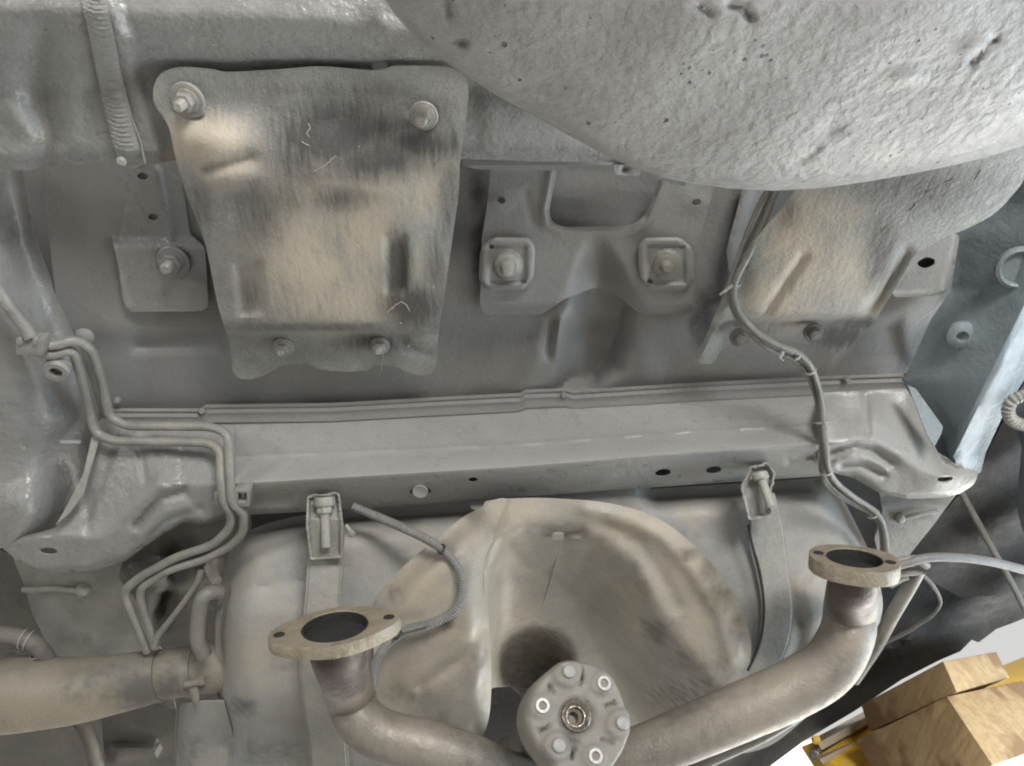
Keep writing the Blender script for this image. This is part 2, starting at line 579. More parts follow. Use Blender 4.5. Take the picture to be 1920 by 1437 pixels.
M['haze_blue'] = coat("haze_tinted_body", (0.17, 0.20, 0.215, 1), 0.5, bump=0.4, bscale=160, var=0.15)  # blue of the haze on the right mixed into the grey coat
M['yellow'] = coat("yellow_paint", (0.75, 0.46, 0.05, 1), 0.4, bump=0.1, var=0.12, dust=0.25, tan=(0.6, 0.42, 0.16, 1), vscale=12)
M['shell'] = coat('inner_body_shell', (0.06, 0.06, 0.058, 1), 0.7)
M['beige'] = coat("worn_beige_steel", (0.40, 0.34, 0.27, 1), 0.5, bump=0.3, var=0.2, dust=0.4, vscale=20, rust=0.3)
M['wall'] = coat("white_wall_paint", (0.82, 0.82, 0.80, 1), 0.7, bump=0.1, var=0.03)
M['ledge'] = coat("grey_ledge_paint", (0.55, 0.53, 0.52, 1), 0.6, bump=0.1, var=0.03)
M['concrete'] = coat("concrete", (0.33, 0.32, 0.30, 1), 0.75, bump=0.4, bscale=60, var=0.14, vscale=1.3)

def wood(name, c0, c1, scale, stain=None):
    m = coat(name, c0, 0.75, bump=0.5, bscale=120, var=0.15)
    nt = m.node_tree; N, L = nt.nodes, nt.links
    b = N["Principled BSDF"]
    tc = N.new("ShaderNodeTexCoord")
    mp = N.new("ShaderNodeMapping"); mp.inputs["Scale"].default_value = scale; mp.inputs["Rotation"].default_value = (0, 0, 0.5)
    L.new(tc.outputs["Object"], mp.inputs["Vector"])
    n = N.new("ShaderNodeTexNoise"); n.inputs["Scale"].default_value = 1.0; n.inputs["Detail"].default_value = 6; n.inputs["Distortion"].default_value = 0.8
    L.new(mp.outputs[0], n.inputs["Vector"])
    r = N.new("ShaderNodeValToRGB")
    r.color_ramp.elements[0].position = 0.36; r.color_ramp.elements[0].color = c1
    r.color_ramp.elements[1].position = 0.62; r.color_ramp.elements[1].color = c0
    L.new(n.outputs["Fac"], r.inputs[0])
    src = r.outputs[0]
    if stain:
        n2 = N.new("ShaderNodeTexNoise"); n2.inputs["Scale"].default_value = 6.0; n2.inputs["Detail"].default_value = 3
        L.new(tc.outputs["Object"], n2.inputs["Vector"])
        r2 = N.new("ShaderNodeValToRGB"); r2.color_ramp.elements[0].position = 0.50; r2.color_ramp.elements[1].position = 0.56
        L.new(n2.outputs["Fac"], r2.inputs[0])
        mx = N.new("ShaderNodeMix"); mx.data_type = 'RGBA'
        L.new(r2.outputs[0], mx.inputs[0]); L.new(src, mx.inputs[6]); mx.inputs[7].default_value = stain
        src = mx.outputs[2]
    L.new(src, b.inputs["Base Color"])
    return m
M['wood'] = wood("sawn_pine", (0.52, 0.36, 0.18, 1), (0.40, 0.26, 0.13, 1), (60, 8, 60), stain=(0.29, 0.165, 0.08, 1))

# ================================================================ the setting
def quad(name, a, b, c, d, mat, kind='structure', th=0.02):
    m = MB()
    p = [np.array(q, float) for q in (a, b, c, d)]
    n = unit(np.cross(p[1] - p[0], p[3] - p[0])) * th
    m.hexbox(p + [q - n for q in p])
    return tag(m.build(name, mat), kind=kind)

quad("floor", (-9, -8, 0), (9, -8, 0), (9, 12, 0), (-9, 12, 0), M['concrete'])

H0 = 1.10   # height of the rear floor pan above the lens

# ---------------------------------------------------------------- car underbody (welded sheet metal: one thing)
body = empty("car_underbody", P(960, 760, H0), "grey undersealed underside of a lifted car, floor pan, crossmember and rails", "car body")

# far floor and tunnel roof: dark old underseal, ends along a ragged sill on the right
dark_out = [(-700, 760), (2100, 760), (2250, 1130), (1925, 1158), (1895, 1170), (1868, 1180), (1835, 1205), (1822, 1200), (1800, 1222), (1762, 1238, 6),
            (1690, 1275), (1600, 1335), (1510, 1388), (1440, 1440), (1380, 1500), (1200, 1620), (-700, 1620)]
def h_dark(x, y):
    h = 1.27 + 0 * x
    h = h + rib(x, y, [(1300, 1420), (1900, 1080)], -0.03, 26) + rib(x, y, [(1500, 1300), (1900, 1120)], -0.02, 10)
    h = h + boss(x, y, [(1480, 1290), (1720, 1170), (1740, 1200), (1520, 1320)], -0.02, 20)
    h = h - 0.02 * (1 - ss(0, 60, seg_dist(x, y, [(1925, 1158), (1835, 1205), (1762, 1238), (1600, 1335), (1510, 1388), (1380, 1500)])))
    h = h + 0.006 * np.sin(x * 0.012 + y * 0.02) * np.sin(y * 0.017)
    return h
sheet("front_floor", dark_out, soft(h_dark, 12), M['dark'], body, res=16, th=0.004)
sheet("upper_shell", [(-1000, -700), (2900, -700), (2600, 900), (2050, 1090), (1700, 980), (900, 900), (-900, 1000)], lambda x, y: 1.36 + 0 * x, M['shell'], body, res=120, th=0.004)
# sill and wheel arch skin that close the body off outside the photograph
m = MB()
m.tube([P(-700, -300, 1.0), P(-650, 760, 1.15), P(-650, 1600, 1.25)], 0.05, 8)
# floor pan
def h_pan(x, y):
    h = H0 + 0.0 * x
    h = h - 0.012 * (1 - ss(585, 640, y + 0.03 * (x - 900)))                      # step across the pan
    # central valley running down to the seam, with a flat-sided ridge to its left
    h = h + boss(x, y, [(1120, 440), (1150, 440), (1205, 560), (1165, 700), (1110, 735), (1040, 735), (1050, 640), (1085, 540)], 0.030, 34)
    h = h + boss(x, y, [(1075, 560), (1120, 545), (1180, 570), (1150, 680), (1110, 735), (1085, 680)], 0.010, 22)
    h = h + rib(x, y, [(985, 735), (1020, 660), (1050, 590)], -0.010, 30)
    h = h + rib(x, y, [(1052, 600), (1042, 668)], -0.007, 7) + rib(x, y, [(1036, 605), (1026, 665)], 0.009, 8)
    h = h + rib(x, y, [(1230, 735), (1205, 640)], -0.006, 26)
    h = h - 0.012 * (1 - ss(-30, 60, x - np.interp(y, [300, 560, 790], [195, 235, 215])))   # rises beside the left rail
    h = h + boss(x, y, [(240, 635), (420, 628), (425, 660), (250, 662)], 0.008, 14)
    h = h + boss(x, y, [(1580, 600), (1690, 590), (1700, 680), (1560, 690)], 0.010, 26)
    h = h + 0.004 * np.sin(x * 0.016 + 1.0) * np.sin(y * 0.021)
    return h
pan_tan = blobs([(560, 700, 160, 25, .25), (900, 700, 120, 40, .22), (1330, 690, 90, 22, .3)])
pan_shade = blobs([(895, 360, 16, 46, .75), (905, 470, 18, 70, .7), (1400, 380, 30, 60, .5), (1325, 600, 26, 50, .75), (880, 310, 40, 8, .5), (1190, 500, 14, 50, .2)])  # shade painted into the colour beside the shields and in the valley
sheet("floor_pan", [(70, 270), (1830, 270), (1830, 560), (1740, 760), (1000, 812), (430, 830), (150, 850), (110, 600)], h_pan, M['pan'], body, res=9, holes=[[(1452, 352), (1496, 352), (1444, 418), (1404, 474), (1384, 512), (1392, 470), (1424, 408)]], creases=[[(1052 + q, 596), (1042 + q, 672)] for q in (-22, -16, -11, -6, -1, 4, 9)],
      attrs={'tan': pan_tan, 'soot_shade': pan_shade})

# rear panel (spare wheel recess surround), closer to the lens, upper left
def h_rear(x, y):
    h = guide([[(-60, -80, .955), (900, -80, .955), (1300, -80, .95)], [(-60, 14, .93), (240, 22, .925), (600, 34, .925), (760, 60, .93), (1300, 80, .93)],
               [(-60, 60, .938), (240, 68, .935), (600, 80, .94), (1300, 120, .95)], [(-60, 190, .985), (400, 150, .985), (800, 150, .985), (1300, 200, .985)],
               [(-60, 322, .99), (1300, 322, .99)]])(x, y)
    h = h + 0.010 * (ss(185, 210, x - 0.30 * y - 20) - 1)                                   # overlapped sheet left of the weld
    h = h + rib(x, y, [(75, 70), (60, 150), (95, 240), (60, 330)], 0.014, 34)
    h = h + rib(x, y, [(20, 200), (62, 262), (25, 330)], -0.010, 22) + rib(x, y, [(130, 150), (140, 260)], -0.006, 20)
    h = h + boss(x, y, [(895, 150), (1150, 290), (900, 292)], -0.004, 20)
    h = h + 0.016 * ss(26, 0, np.interp(x, [-60, 110, 230, 320, 420, 870, 1150, 1300], [322, 312, 308, 306, 304, 302, 304, 340]) - y)   # rolled edge
    return h
rear_edge = [(-60, 322), (60, 318), (110, 310), (200, 308), (240, 316), (268, 316), (290, 308), (320, 302), (420, 304), (870, 299), (1010, 303), (1150, 305), (1300, 360)]
sheet("rear_panel", [(-60, -80), (1300, -80), (1300, 360)] + rear_edge[::-1][1:], soft(h_rear, 9), M['panel'], body, res=8, th=0.003,
      holes=[[(712 + 15 * math.cos(t), 124 + 8 * math.sin(t)) for t in np.linspace(0, 2 * math.pi, 14, endpoint=False)]],
      attrs={'tan': blobs([(320, 296, 14, 14, .5)]), 'soot_shade': blobs([(600, 125, 130, 8, .35)])})  # darker strip along the top edge of the left shield
# lip strip under the rear panel
def h_lip(x, y): return 1.03 + 0.010 * ((y - 309) / 6.0) ** 2 * 0.4 + 0 * x
sheet("edge_flange", [(868, 301), (905, 303), (1148, 304), (1152, 322), (900, 318), (866, 312)], lambda x, y: 1.045 + 0.004 * np.abs(y - 312) / 6 + 0 * x, M['pan'], body, res=6)
sheet("edge_tab", [(1150, 308, 4), (1202, 313, 4), (1200, 330, 5), (1152, 328, 5)], lambda x, y: 1.00 + blob(x, y, 1172, 319, 7, 7, .008), M['pan'], body, res=4)

# folded weld strip with rippled sealer
def strip_xy(t):      # centre line of the sealer
    return np.interp(t, [0, .25, .5, .75, 1], [176, 192, 205, 222, 236]), np.interp(t, [0, .25, .5, .75, 1], [6, 82, 160, 235, 306])
def h_strip(x, y):
    t = np.clip((y - 6) / 300, 0, 1)
    cx = np.interp(y, [6, 82, 160, 235, 306], [176, 192, 205, 222, 240])
    u = (x - cx) / 27
    w = np.sin((y + 9 * np.abs(u) ** 1.6 - 5 * u) / 9.2 * 2 * math.pi)
    h = soft(h_rear, 9)(x, y) - 0.006 - 0.0030 * np.clip(1 - u * u, 0, 1) + 0.0010 * w * np.clip(1 - u * u, 0, 1) ** .5
    return h
sheet("seam_sealer", [(150, -10), (196, -10), (212, 60), (228, 140), (244, 220), (266, 290), (270, 308, 8), (250, 318, 8), (226, 312, 6), (212, 270), (192, 190), (172, 90)], h_strip, M['seal'], body, res=3.6, th=0.0015)
def pxtube(name, pts, rpx, mat, parent=None, fil=0.03, n=12, spl=False, **kw):
    """tube along (px, py, h) points, radius given in photograph pixels"""
    p3 = [P(a, b, c) for a, b, c in pts]
    path = spline(p3, 0.006) if spl else fillet(p3, fil)
    dd = np.mean([depth_of(*p) for p in pts])
    rr = rpx * dd / FOC
    return MB().tube(path, rr, n).build(name, mat, parent, **kw)
pxtube("sealer_bead", [(186, -12, .912), (190, 25, .915), (206, 70, .93), (216, 100, .95), (228, 150, .966), (246, 220, .972), (262, 262, .974), (272, 306, .978)], 2.4, M['seal'], body, spl=True)
MB().lathe(P(228, 303, .965), (0.1, 0, -1), [(.006, 0), (.0065, .002), (.004, .005), (0, .0055)], 10).build("weld_dab", M['seal'], body)

# left rail: long glossy box section down the left edge
def h_railL(x, y):
    e = np.interp(y, [300, 460, 560, 660, 790, 870, 960, 1040], [30, 60, 105, 150, 185, 165, 148, 110])   # its inner edge
    d = e - x
    h = 1.075 - 0.075 * ss(0, 120, d) 
    h = h + 0.003 * np.sin((x + y * .35) * 0.022) * ss(0, 60, d)
    h = h - 0.050 * ss(840, 1010, y) * ss(-10, 60, d)
    h = h - 0.016 * ss(900, 960, y + 0.4 * x) * blob(x, y, 60, 940, 60, 60)
    h = h + rib(x, y, [(20, 350), (60, 520)], 0.008, 26) + rib(x, y, [(40, 700), (70, 860)], 0.004, 30)
    h = h + blob(x, y, 45, 832, 6, 6, .006)
    return h
sheet("side_rail", [(-90, 280), (36, 280), (62, 440), (105, 555), (150, 660), (186, 780, 10), (176, 850), (160, 905), (128, 960), (118, 1012), (30, 1022), (-90, 1050)], h_railL, M['rail'], body, res=9, th=0.003,
      attrs={'soot_shade': blobs([(20, 430, 70, 70, .18)])})  # darker colour for the shadow of the rear panel on the rail
# shaded box section wall between the rail and the pan
sheet("rail_wall", [(10, 280), (200, 280), (215, 470), (232, 640), (212, 760), (185, 800), (140, 640), (90, 500), (40, 380)],
      lambda x, y: 1.088 + 0.02 * ss(120, 0, x - np.interp(y, [300, 460, 640, 790], [20, 70, 140, 185])) , M['pan'], body, res=10, th=0.002)
# vertical flange at the corner of the rail
sheet("corner_flange", [(180, 778), (189, 812, 6), (172, 872), (156, 928), (130, 962), (104, 985), (118, 962), (156, 890), (172, 820)], guide([[(100, 780, 1.05), (190, 780, 1.05)], [(100, 985, .955), (190, 985, .955)]]), M['steel'], body, res=6, th=0.002)
MB().tube([P(112, 829, 1.004), P(150, 829, 1.022)], rad(120, 829, 1.0, 4.2), 10).build("rail_stud", M['rail'], body)
MB().lathe(P(110, 688, .995), (0.1, 0.15, -1), [(.0185, 0), (.019, .010), (.016, .014), (.009, .014), (.009, .002), (0, .002)], 24).build("rubber_grommet", M['clip'], body)

# crossmember
def yedge(pts): 
    a = np.array(pts, float)
    return lambda x: np.interp(x, a[:, 0], a[:, 1])
cm = [[(380, 782, 1.080), (430, 782, 1.080), (620, 778, 1.080), (960, 764, 1.078), (985, 758, 1.078), (1300, 742, 1.078), (1560, 728, 1.078)],
      [(380, 853, 1.050), (430, 853, 1.050), (960, 830, 1.048), (1300, 805, 1.048), (1560, 792, 1.048)],
      [(380, 860, 1.048), (430, 860, 1.048), (960, 838, 1.046), (1300, 813, 1.046), (1560, 800, 1.046)],
      [(380, 909, 0.984), (430, 908, 0.984), (960, 876, 0.982), (1300, 848, 0.982), (1560, 832, 0.982)],
      [(380, 966, 1.020), (430, 964, 1.020), (680, 950, 1.020), (960, 930, 1.020), (1300, 905, 1.020), (1560, 888, 1.020)],
      [(380, 972, 1.05), (430, 970, 1.05), (680, 956, 1.05), (960, 936, 1.05), (1300, 911, 1.05), (1560, 894, 1.05)]]
_hcm = guide(cm)
def h_cross(x, y):
    h = soft(_hcm, 5)(x, y)
    h = h + boss(x, y, [(455, 925), (552, 920), (553, 946), (455, 950)], 0.006, 5)
    h = h + boss(x, y, [(1470, 858), (1525, 852), (1525, 862), (1470, 868)], 0.006, 4)
    h = h + blob(x, y, 1353, 812, 7, 5, -.0012) + blob(x, y, 1402, 808, 7, 5, -.0012)
    return h
def ell(cx, cy, rx, ry, rot=0.0, n=18):
    return [(cx + rx * math.cos(t) * math.cos(rot) - ry * math.sin(t) * math.sin(rot), cy + rx * math.cos(t) * math.sin(rot) + ry * math.sin(t) * math.cos(rot)) for t in np.linspace(0, 2 * math.pi, n, endpoint=False)]
cross_holes = [ell(887, 900, 9, 4.5, -.06), ell(1243, 887, 15, 7, -.15), ell(1338, 882, 15, 7, -.15), ell(788, 922, 20, 8, -.06)]
sheet("crossmember", [(405, 782), (620, 778), (960, 764), (985, 758), (1300, 742), (1550, 728), (1556, 892), (1300, 909), (960, 934), (680, 954), (405, 969)],
      h_cross, M['beam'], body, res=7, th=0.002, holes=cross_holes, creases=[[(q, float(np.interp(q, [p[0] for p in g], [p[1] for p in g])) + dq) for q in range(410, 1552, 14)] for g in (cm[1], cm[3]) for dq in (-5, -2.5, 0, 2.5, 5)],
      attrs={'tan': lambda x, y: 0.12 * (y > 900) + 0 * x})
# rolled rims and the plug in the crossmember's holes
MB().lathe(P(788, 922, 0.997), (0, 0, -1), [(rad(788, 922, 1., 15), -.001), (rad(788, 922, 1., 14), .001), (rad(788, 922, 1., 9), -.0005), (0, -.0005)], 20).build("hole_plug", M['beam'], body)
# dark sheet behind the holes, standing for the shade inside the beam
sheet("beam_inner_shade", [(400, 850), (1560, 770), (1560, 895), (400, 970)], lambda x, y: 1.075 + 0 * x, M['dark'], body, res=40)

# rear seam flange with sealer ribs
seam = [(205, 776, 1.06), (300, 776, 1.062), (370, 776, 1.066), (380, 768, 1.066), (620, 764, 1.068), (820, 753, 1.068), (975, 745, 1.068), (985, 738, 1.068), (1060, 736, 1.066), (1075, 744, 1.068), (1300, 728, 1.068), (1540, 716, 1.068), (1690, 712, 1.062)]
_st = yedge([(200, 766), (375, 766), (385, 759), (620, 756), (820, 745), (975, 737), (985, 731), (1060, 728), (1075, 732), (1300, 718), (1540, 706), (1700, 700)])
def h_seam(x, y):
    t = (y - _st(x)) / 26.0
    return 1.084 - .010 * t - .0035 * np.exp(-((t - .22) / .10) ** 2) - .0028 * np.exp(-((t - .62) / .12) ** 2) + 0.0006 * np.sin(x * .9) * (x > 1080) * np.exp(-((t - .3) / .3) ** 2)
_sx = [200, 375, 385, 500, 620, 820, 975, 985, 1060, 1075, 1300, 1540, 1700]
sheet("seam_flange", [(a, float(_st(a))) for a in _sx] + [(a, float(_st(a)) + 34) for a in _sx[::-1]], h_seam, M['pan'], body, res=5, th=0.002,
      creases=[[(a, float(_st(a)) + q) for a in np.arange(205, 1696, 15)] for q in (3, 5.7, 9, 13, 16, 19)])
for (a, b, c) in ((1058, 742, 1.072), (1590, 712, 1.070), (378, 772, 1.073), (219, 752, 1.075)):
    MB().lathe(P(a, b, c), (0.2, -0.3, -1), [(.0055, -.006), (.0055, -.001), (.004, .001), (0, .0012)], 7).build("seam_clip", M['pan'], body)

# left gusset: flares from the crossmember down to the rail corner
gl = [[(0, 1008, .985), (100, 985, .99), (128, 960, 1.0), (160, 905, 1.03), (186, 790, 1.070), (430, 797, 1.074), (450, 797, 1.074)],
      [(0, 1024, .955), (20, 1018, .955), (45, 1008, .955), (105, 1004, .955), (115, 1002, .956), (190, 1010, .957), (240, 965, .968), (300, 912, .976), (330, 910, .980), (430, 908, 0.988), (450, 907, 0.988)],
      [(0, 1040, .957), (45, 1060, .957), (75, 1070, .957), (160, 1068, .957), (235, 1045, .966), (300, 1000, .974), (345, 975, .98), (385, 980, 0.985), (430, 964, 0.990), (450, 963, 0.990)],
      [(0, 1048, .99), (75, 1078, .99), (160, 1076, .99), (235, 1053, 1.0), (345, 983, 1.03), (385, 988, 1.04), (450, 970, 1.05)]]
_hgl = guide(gl)
def h_gl(x, y):
    h = soft(_hgl, 4.5)(x, y)
    h = h + rib(x, y, [(262, 840), (272, 905)], 0.0035, 5) + rib(x, y, [(296, 838), (316, 905)], 0.0035, 5) + rib(x, y, [(342, 840), (340, 905)], 0.0025, 4)
    h = h + rib(x, y, [(255, 985), (300, 935), (345, 922)], 0.010, 9)
    h = h + rib(x, y, [(262, 1005), (310, 962), (350, 950)], -0.006, 9)
    h = h + rib(x, y, [(275, 1012), (320, 975), (352, 962)], 0.006, 6)
    h = h + blob(x, y, 376, 955, 7, 6, .007) + rib(x, y, [(168, 930), (165, 1000)], 0.003, 8)
    return h
sheet("crossmember_gusset", [(186, 786, 6), (440, 797), (440, 966), (400, 980), (378, 985, 12), (348, 978, 20), (300, 1005), (235, 1052), (180, 1070), (100, 1075), (40, 1056), (6, 1030), (14, 1012, 10), (60, 1002), (104, 990), (128, 962), (160, 905)],
      soft(h_gl, 4), M['rail'], body, res=5, th=0.003, holes=[ell(91, 1034, 17, 7, .05)])

# right gusset
gr = [[(1520, 738, 1.070), (1600, 735, 1.069), (1702, 730, 1.065), (1740, 800, 1.03), (1768, 868, .99), (1800, 880, .97), (1850, 880, .97)],
      [(1520, 832, .986), (1600, 828, .984), (1640, 826, .982), (1680, 850, .975), (1720, 880, .96), (1760, 893, .955), (1850, 890, .952)],
      [(1520, 892, .990), (1560, 890, .988), (1600, 892, .984), (1650, 920, .975), (1700, 932, .962), (1790, 928, .957), (1850, 900, .957)],
      [(1520, 898, 1.05), (1600, 900, 1.04), (1650, 928, 1.01), (1700, 940, .995), (1790, 936, .99), (1850, 908, .99)]]
_hgr = guide(gr)
def h_gr(x, y):
    h = soft(_hgr, 4.5)(x, y)
    h = h + rib(x, y, [(1562, 852), (1600, 838), (1640, 845), (1672, 868)], 0.010, 8)
    h = h + rib(x, y, [(1580, 872), (1620, 872), (1655, 890)], 0.008, 8) + rib(x, y, [(1570, 862), (1615, 855), (1660, 880)], -0.005, 7)
    h = h + rib(x, y, [(1622, 740), (1628, 815)], 0.003, 6)
    h = h + 0.0025 * np.sin(x * .06) * np.sin(y * .05)
    return h
sheet("crossmember_gusset", [(1535, 737), (1700, 728, 8), (1726, 775), (1758, 848), (1790, 872), (1835, 884, 6), (1828, 908, 10), (1800, 926), (1770, 934), (1700, 936), (1650, 925), (1600, 897), (1560, 886), (1535, 892)],
      soft(h_gr, 4), M['beam'], body, res=4.5, th=0.003, holes=[ell(1772, 899, 15, 6.5, -.12)])

# right rail
rr = lambda y: np.interp(y, [380, 440, 545, 600, 715, 800, 880], [1830, 1800, 1788, 1745, 1695, 1735, 1775])
ridge = lambda y: np.interp(y, [380, 560, 660, 760, 880, 960], [2030, 1925, 1880, 1830, 1775, 1770])
def h_railR(x, y):
    a, r_ = rr(y), ridge(y)
    t = (x - a) / np.maximum(r_ - a, 20)
    h = 1.075 - 0.10 * np.clip(t, 0, 1) ** 1.0
    h = h + 0.02 * ss(0, 1, (x - r_) / 60) 
    h = h + rib(x, y, [(1925, 640), (1860, 760), (1825, 850)], 0.006, 8)
    h = h + blob(x, y, 1803, 630, 30, 26, -.006)
    return h
sheet("side_rail", [(1830, 330), (2150, 330), (2150, 560), (1925, 705), (1880, 780), (1848, 850), (1838, 890, 8), (1800, 880), (1768, 868), (1735, 800), (1693, 716), (1745, 600), (1783, 545), (1800, 440)], soft(h_railR, 5), M['haze_blue'], body, res=9, th=0.003)
sheet("corner_flange", [(1702, 722), (1718, 730), (1768, 800), (1766, 812, 5), (1752, 838, 4), (1738, 815)], lambda x, y: 1.03 - 0.0006 * (y - 720), M['haze_blue'], body, res=6)
_c = P(1803, 629, float(h_railR(np.array([1803.]), np.array([629.]))[0]) - .001)
MB().lathe(_c, (-.28, -.1, -1), [(.021, -.004), (.020, .002), (.013, .006), (.0085, .0065), (.0075, .003), (.007, -.002), (0, -.002)], 28).build("rubber_grommet", M['haze_blue'], body)
_c = P(1912, 503, float(h_railR(np.array([1912.]), np.array([503.]))[0]) - .001)
MB().lathe(_c, (-.28, -.1, -1), [(.030, -.003), (.029, .003), (.025, .005), (.022, .003), (.021, -.002), (0, -.002)], 32).build("blanking_plug", M['haze_blue'], body)
# rail continues forward of the gussets
def h_low(x, y): return 1.03 - 0.02 * ss(0, 60, x - 60) * (1 - ss(200, 290, x)) + rib(x, y, [(150, 1195), (165, 1196)], -.006, 14) - rib(x, y, [(156, 1199), (160, 1199)], -.008, 7) + 0.0001 * (y - 1060)
sheet("rail_extension", [(20, 1035), (230, 1050), (222, 1085), (250, 1120), (305, 1225), (330, 1330), (150, 1330), (92, 1215), (60, 1150), (46, 1100)], h_low, M['steel'], body, res=8, th=0.003)
sheet("rail_extension", [(1650, 925), (1795, 925), (1750, 985), (1690, 1060), (1655, 1075), (1640, 1010), (1655, 960)], lambda x, y: 1.04 - 0.0002 * (y - 930) + rib(x, y, [(1650, 930), (1790, 930)], .01, 12), M['steel'], body, res=8, th=0.003)
pxtube("weld_joint", [(44, 1106, 1.026), (70, 1106, 1.020), (100, 1104, 1.013), (152, 1108, 1.008)], 5.5, M['steel'], body, spl=True)
MB().lathe(P(154, 1109, 1.004), (0.1, -.2, -1), [(.012, -.01), (.012, -.002), (.009, .003), (.004, .0045), (0, .005)], 14).build("weld_dab", M['steel'], body)
pxtube("weld_joint", [(1688, 974, 1.026), (1715, 966, 1.026), (1758, 958, 1.026)], 4.5, M['steel'], body, spl=True)
MB().lathe(P(1690, 974, 1.024), (0.1, -.2, -1), [(.009, -.01), (.009, -.001), (.006, .003), (0, .004)], 14).build("weld_dab", M['steel'], body)

# ---------------------------------------------------------------- fasteners
def fastener(name, px, py, h, wr, nr, sr, sl, parent, mat, tilt=(0, 0), washer2=None, round_nut=False):
    """washer with nut and stud pointing down; radii in pixels"""
    k = depth_of(px, py, h) / FOC
    ax = unit((tilt[0], tilt[1], -1.0))
    c = P(px, py, h)
    w = MB().lathe(c, ax, [(wr * k, -.001), (wr * k, .0012), (wr * k * .94, .0024), (wr * k * .5, .0026)], 28).build(name, mat, parent)
    m = MB()
    if round_nut:
        m.lathe(c, ax, [(nr * k, .002), (nr * k, .006), (nr * k * .8, .009), (0, .011)], 18)
    else:
        m.lathe(c, ax, [(nr * k * 1.22, .0020), (nr * k * 1.2, .0038), (nr * k, .0045)], 20)
        m.hexa(c, ax, nr * k, .004, .013, phase=0.4)
    m.build("hex_nut", mat, w)
    zs = np.arange(.012, sl * .92, .0014)
    pr = [(sr * k * (1.0 if q % 2 else .84), z) for q, z in enumerate(zs)]
    MB().lathe(c, ax, [(sr * k, .003)] + pr + [(sr * k * .7, sl), (0, sl)], 14).build("stud", mat, w)
    return w

# left hanger plate with bolt
hp = empty("hanger_plate", P(310, 450, 1.07), "long grey hanger plate with two holes and one big bolt, left of sooty shield", "bracket")
def h_hang(x, y):
    h = 1.080 - 0.012 * ss(440, 470, y)
    h = h + rib(x, y, [(296, 318), (322, 448)], -0.006, 5) + rib(x, y, [(185, 318), (222, 500), (236, 575)], -0.003, 6)
    h = h + blob(x, y, 228, 382, 7, 6, .003)
    h = h + boss(x, y, [(290, 470), (345, 462), (360, 480), (352, 510), (330, 528), (296, 520)], 0.002, 4)
    return h
sheet("plate", [(176, 300), (332, 300), (346, 375), (356, 440, 6), (384, 462, 12), (391, 575, 16), (378, 584, 14), (240, 585, 20), (230, 560), (222, 500)], h_hang, M['rail'], hp, res=4, th=0.0025,
      holes=[ell(267, 331, 10, 7), ell(287, 407, 9.5, 6.5)])
sheet("hole_shade", [(240, 315), (310, 315), (320, 430), (250, 430)], lambda x, y: 1.094 + 0 * x, M['dark'], hp, res=20)  # dark sheet added behind the holes to stand for their shade
fastener("washer", 325, 491, 1.064, 31, 20, 11, .030, hp, M['rail'], (-.05, 0))

# centre mounting panel
cp = empty("mounting_panel", P(1120, 450, 1.07), "grey pressed panel with a rounded window and two stud plates, centre of the pan", "bracket")
win = [(1046, 312), (1030, 395, 10), (1034, 416, 18), (1056, 426, 18), (1180, 424, 20), (1208, 408, 24), (1226, 366, 20), (1244, 312)]
def h_cp(x, y):
    h = 1.058 + 0 * x
    ds = sdf(x, y, win)
    h = h - 0.005 * (1 - ss(4, 26, ds))
    h = h + 0.012 * (1 - ss(-2, 9, ds)) * (ds < 12)
    # pyramid-like sides falling away to the centre
    h = h + 0.038 * (1 - ss(0, 1, np.abs(x - (1118 + (y - 450) * .10)) / np.maximum(18 + (y - 430) * .50, 14))) * ss(430, 520, y)
    h = h + blob(x, y, 940, 376, 24, 20, -.004) + blob(x, y, 1305, 380, 26, 22, -.004)
    h = h + rib(x, y, [(985, 365), (1000, 420)], .002, 8)
    h = h + 0.016 * ss(566, 600, y) + 0.010 * ss(575, 560, y) * 0
    return h
sheet("pressed_panel", [(922, 306), (1350, 306), (1340, 350), (1325, 400), (1312, 450), (1300, 560), (1296, 590, 14), (1200, 590, 10), (1165, 560), (1125, 535, 20), (1060, 560), (1016, 590, 8), (905, 592, 14), (900, 560), (903, 450), (914, 380)],
      soft(h_cp, 4), M['pan'], cp, res=4.5, th=0.002, holes=[ell(940, 376, 8, 6.5), ell(1306, 380, 9, 7, -.4), rounded(win, 6).tolist()],
      attrs={'tan': blobs([(1130, 395, 80, 60, .15)])})
sheet("window_plate", [(1010, 300), (1280, 300), (1262, 440), (1010, 440)], lambda x, y: 1.092 + 0 * x, M['pan'], cp, res=30)
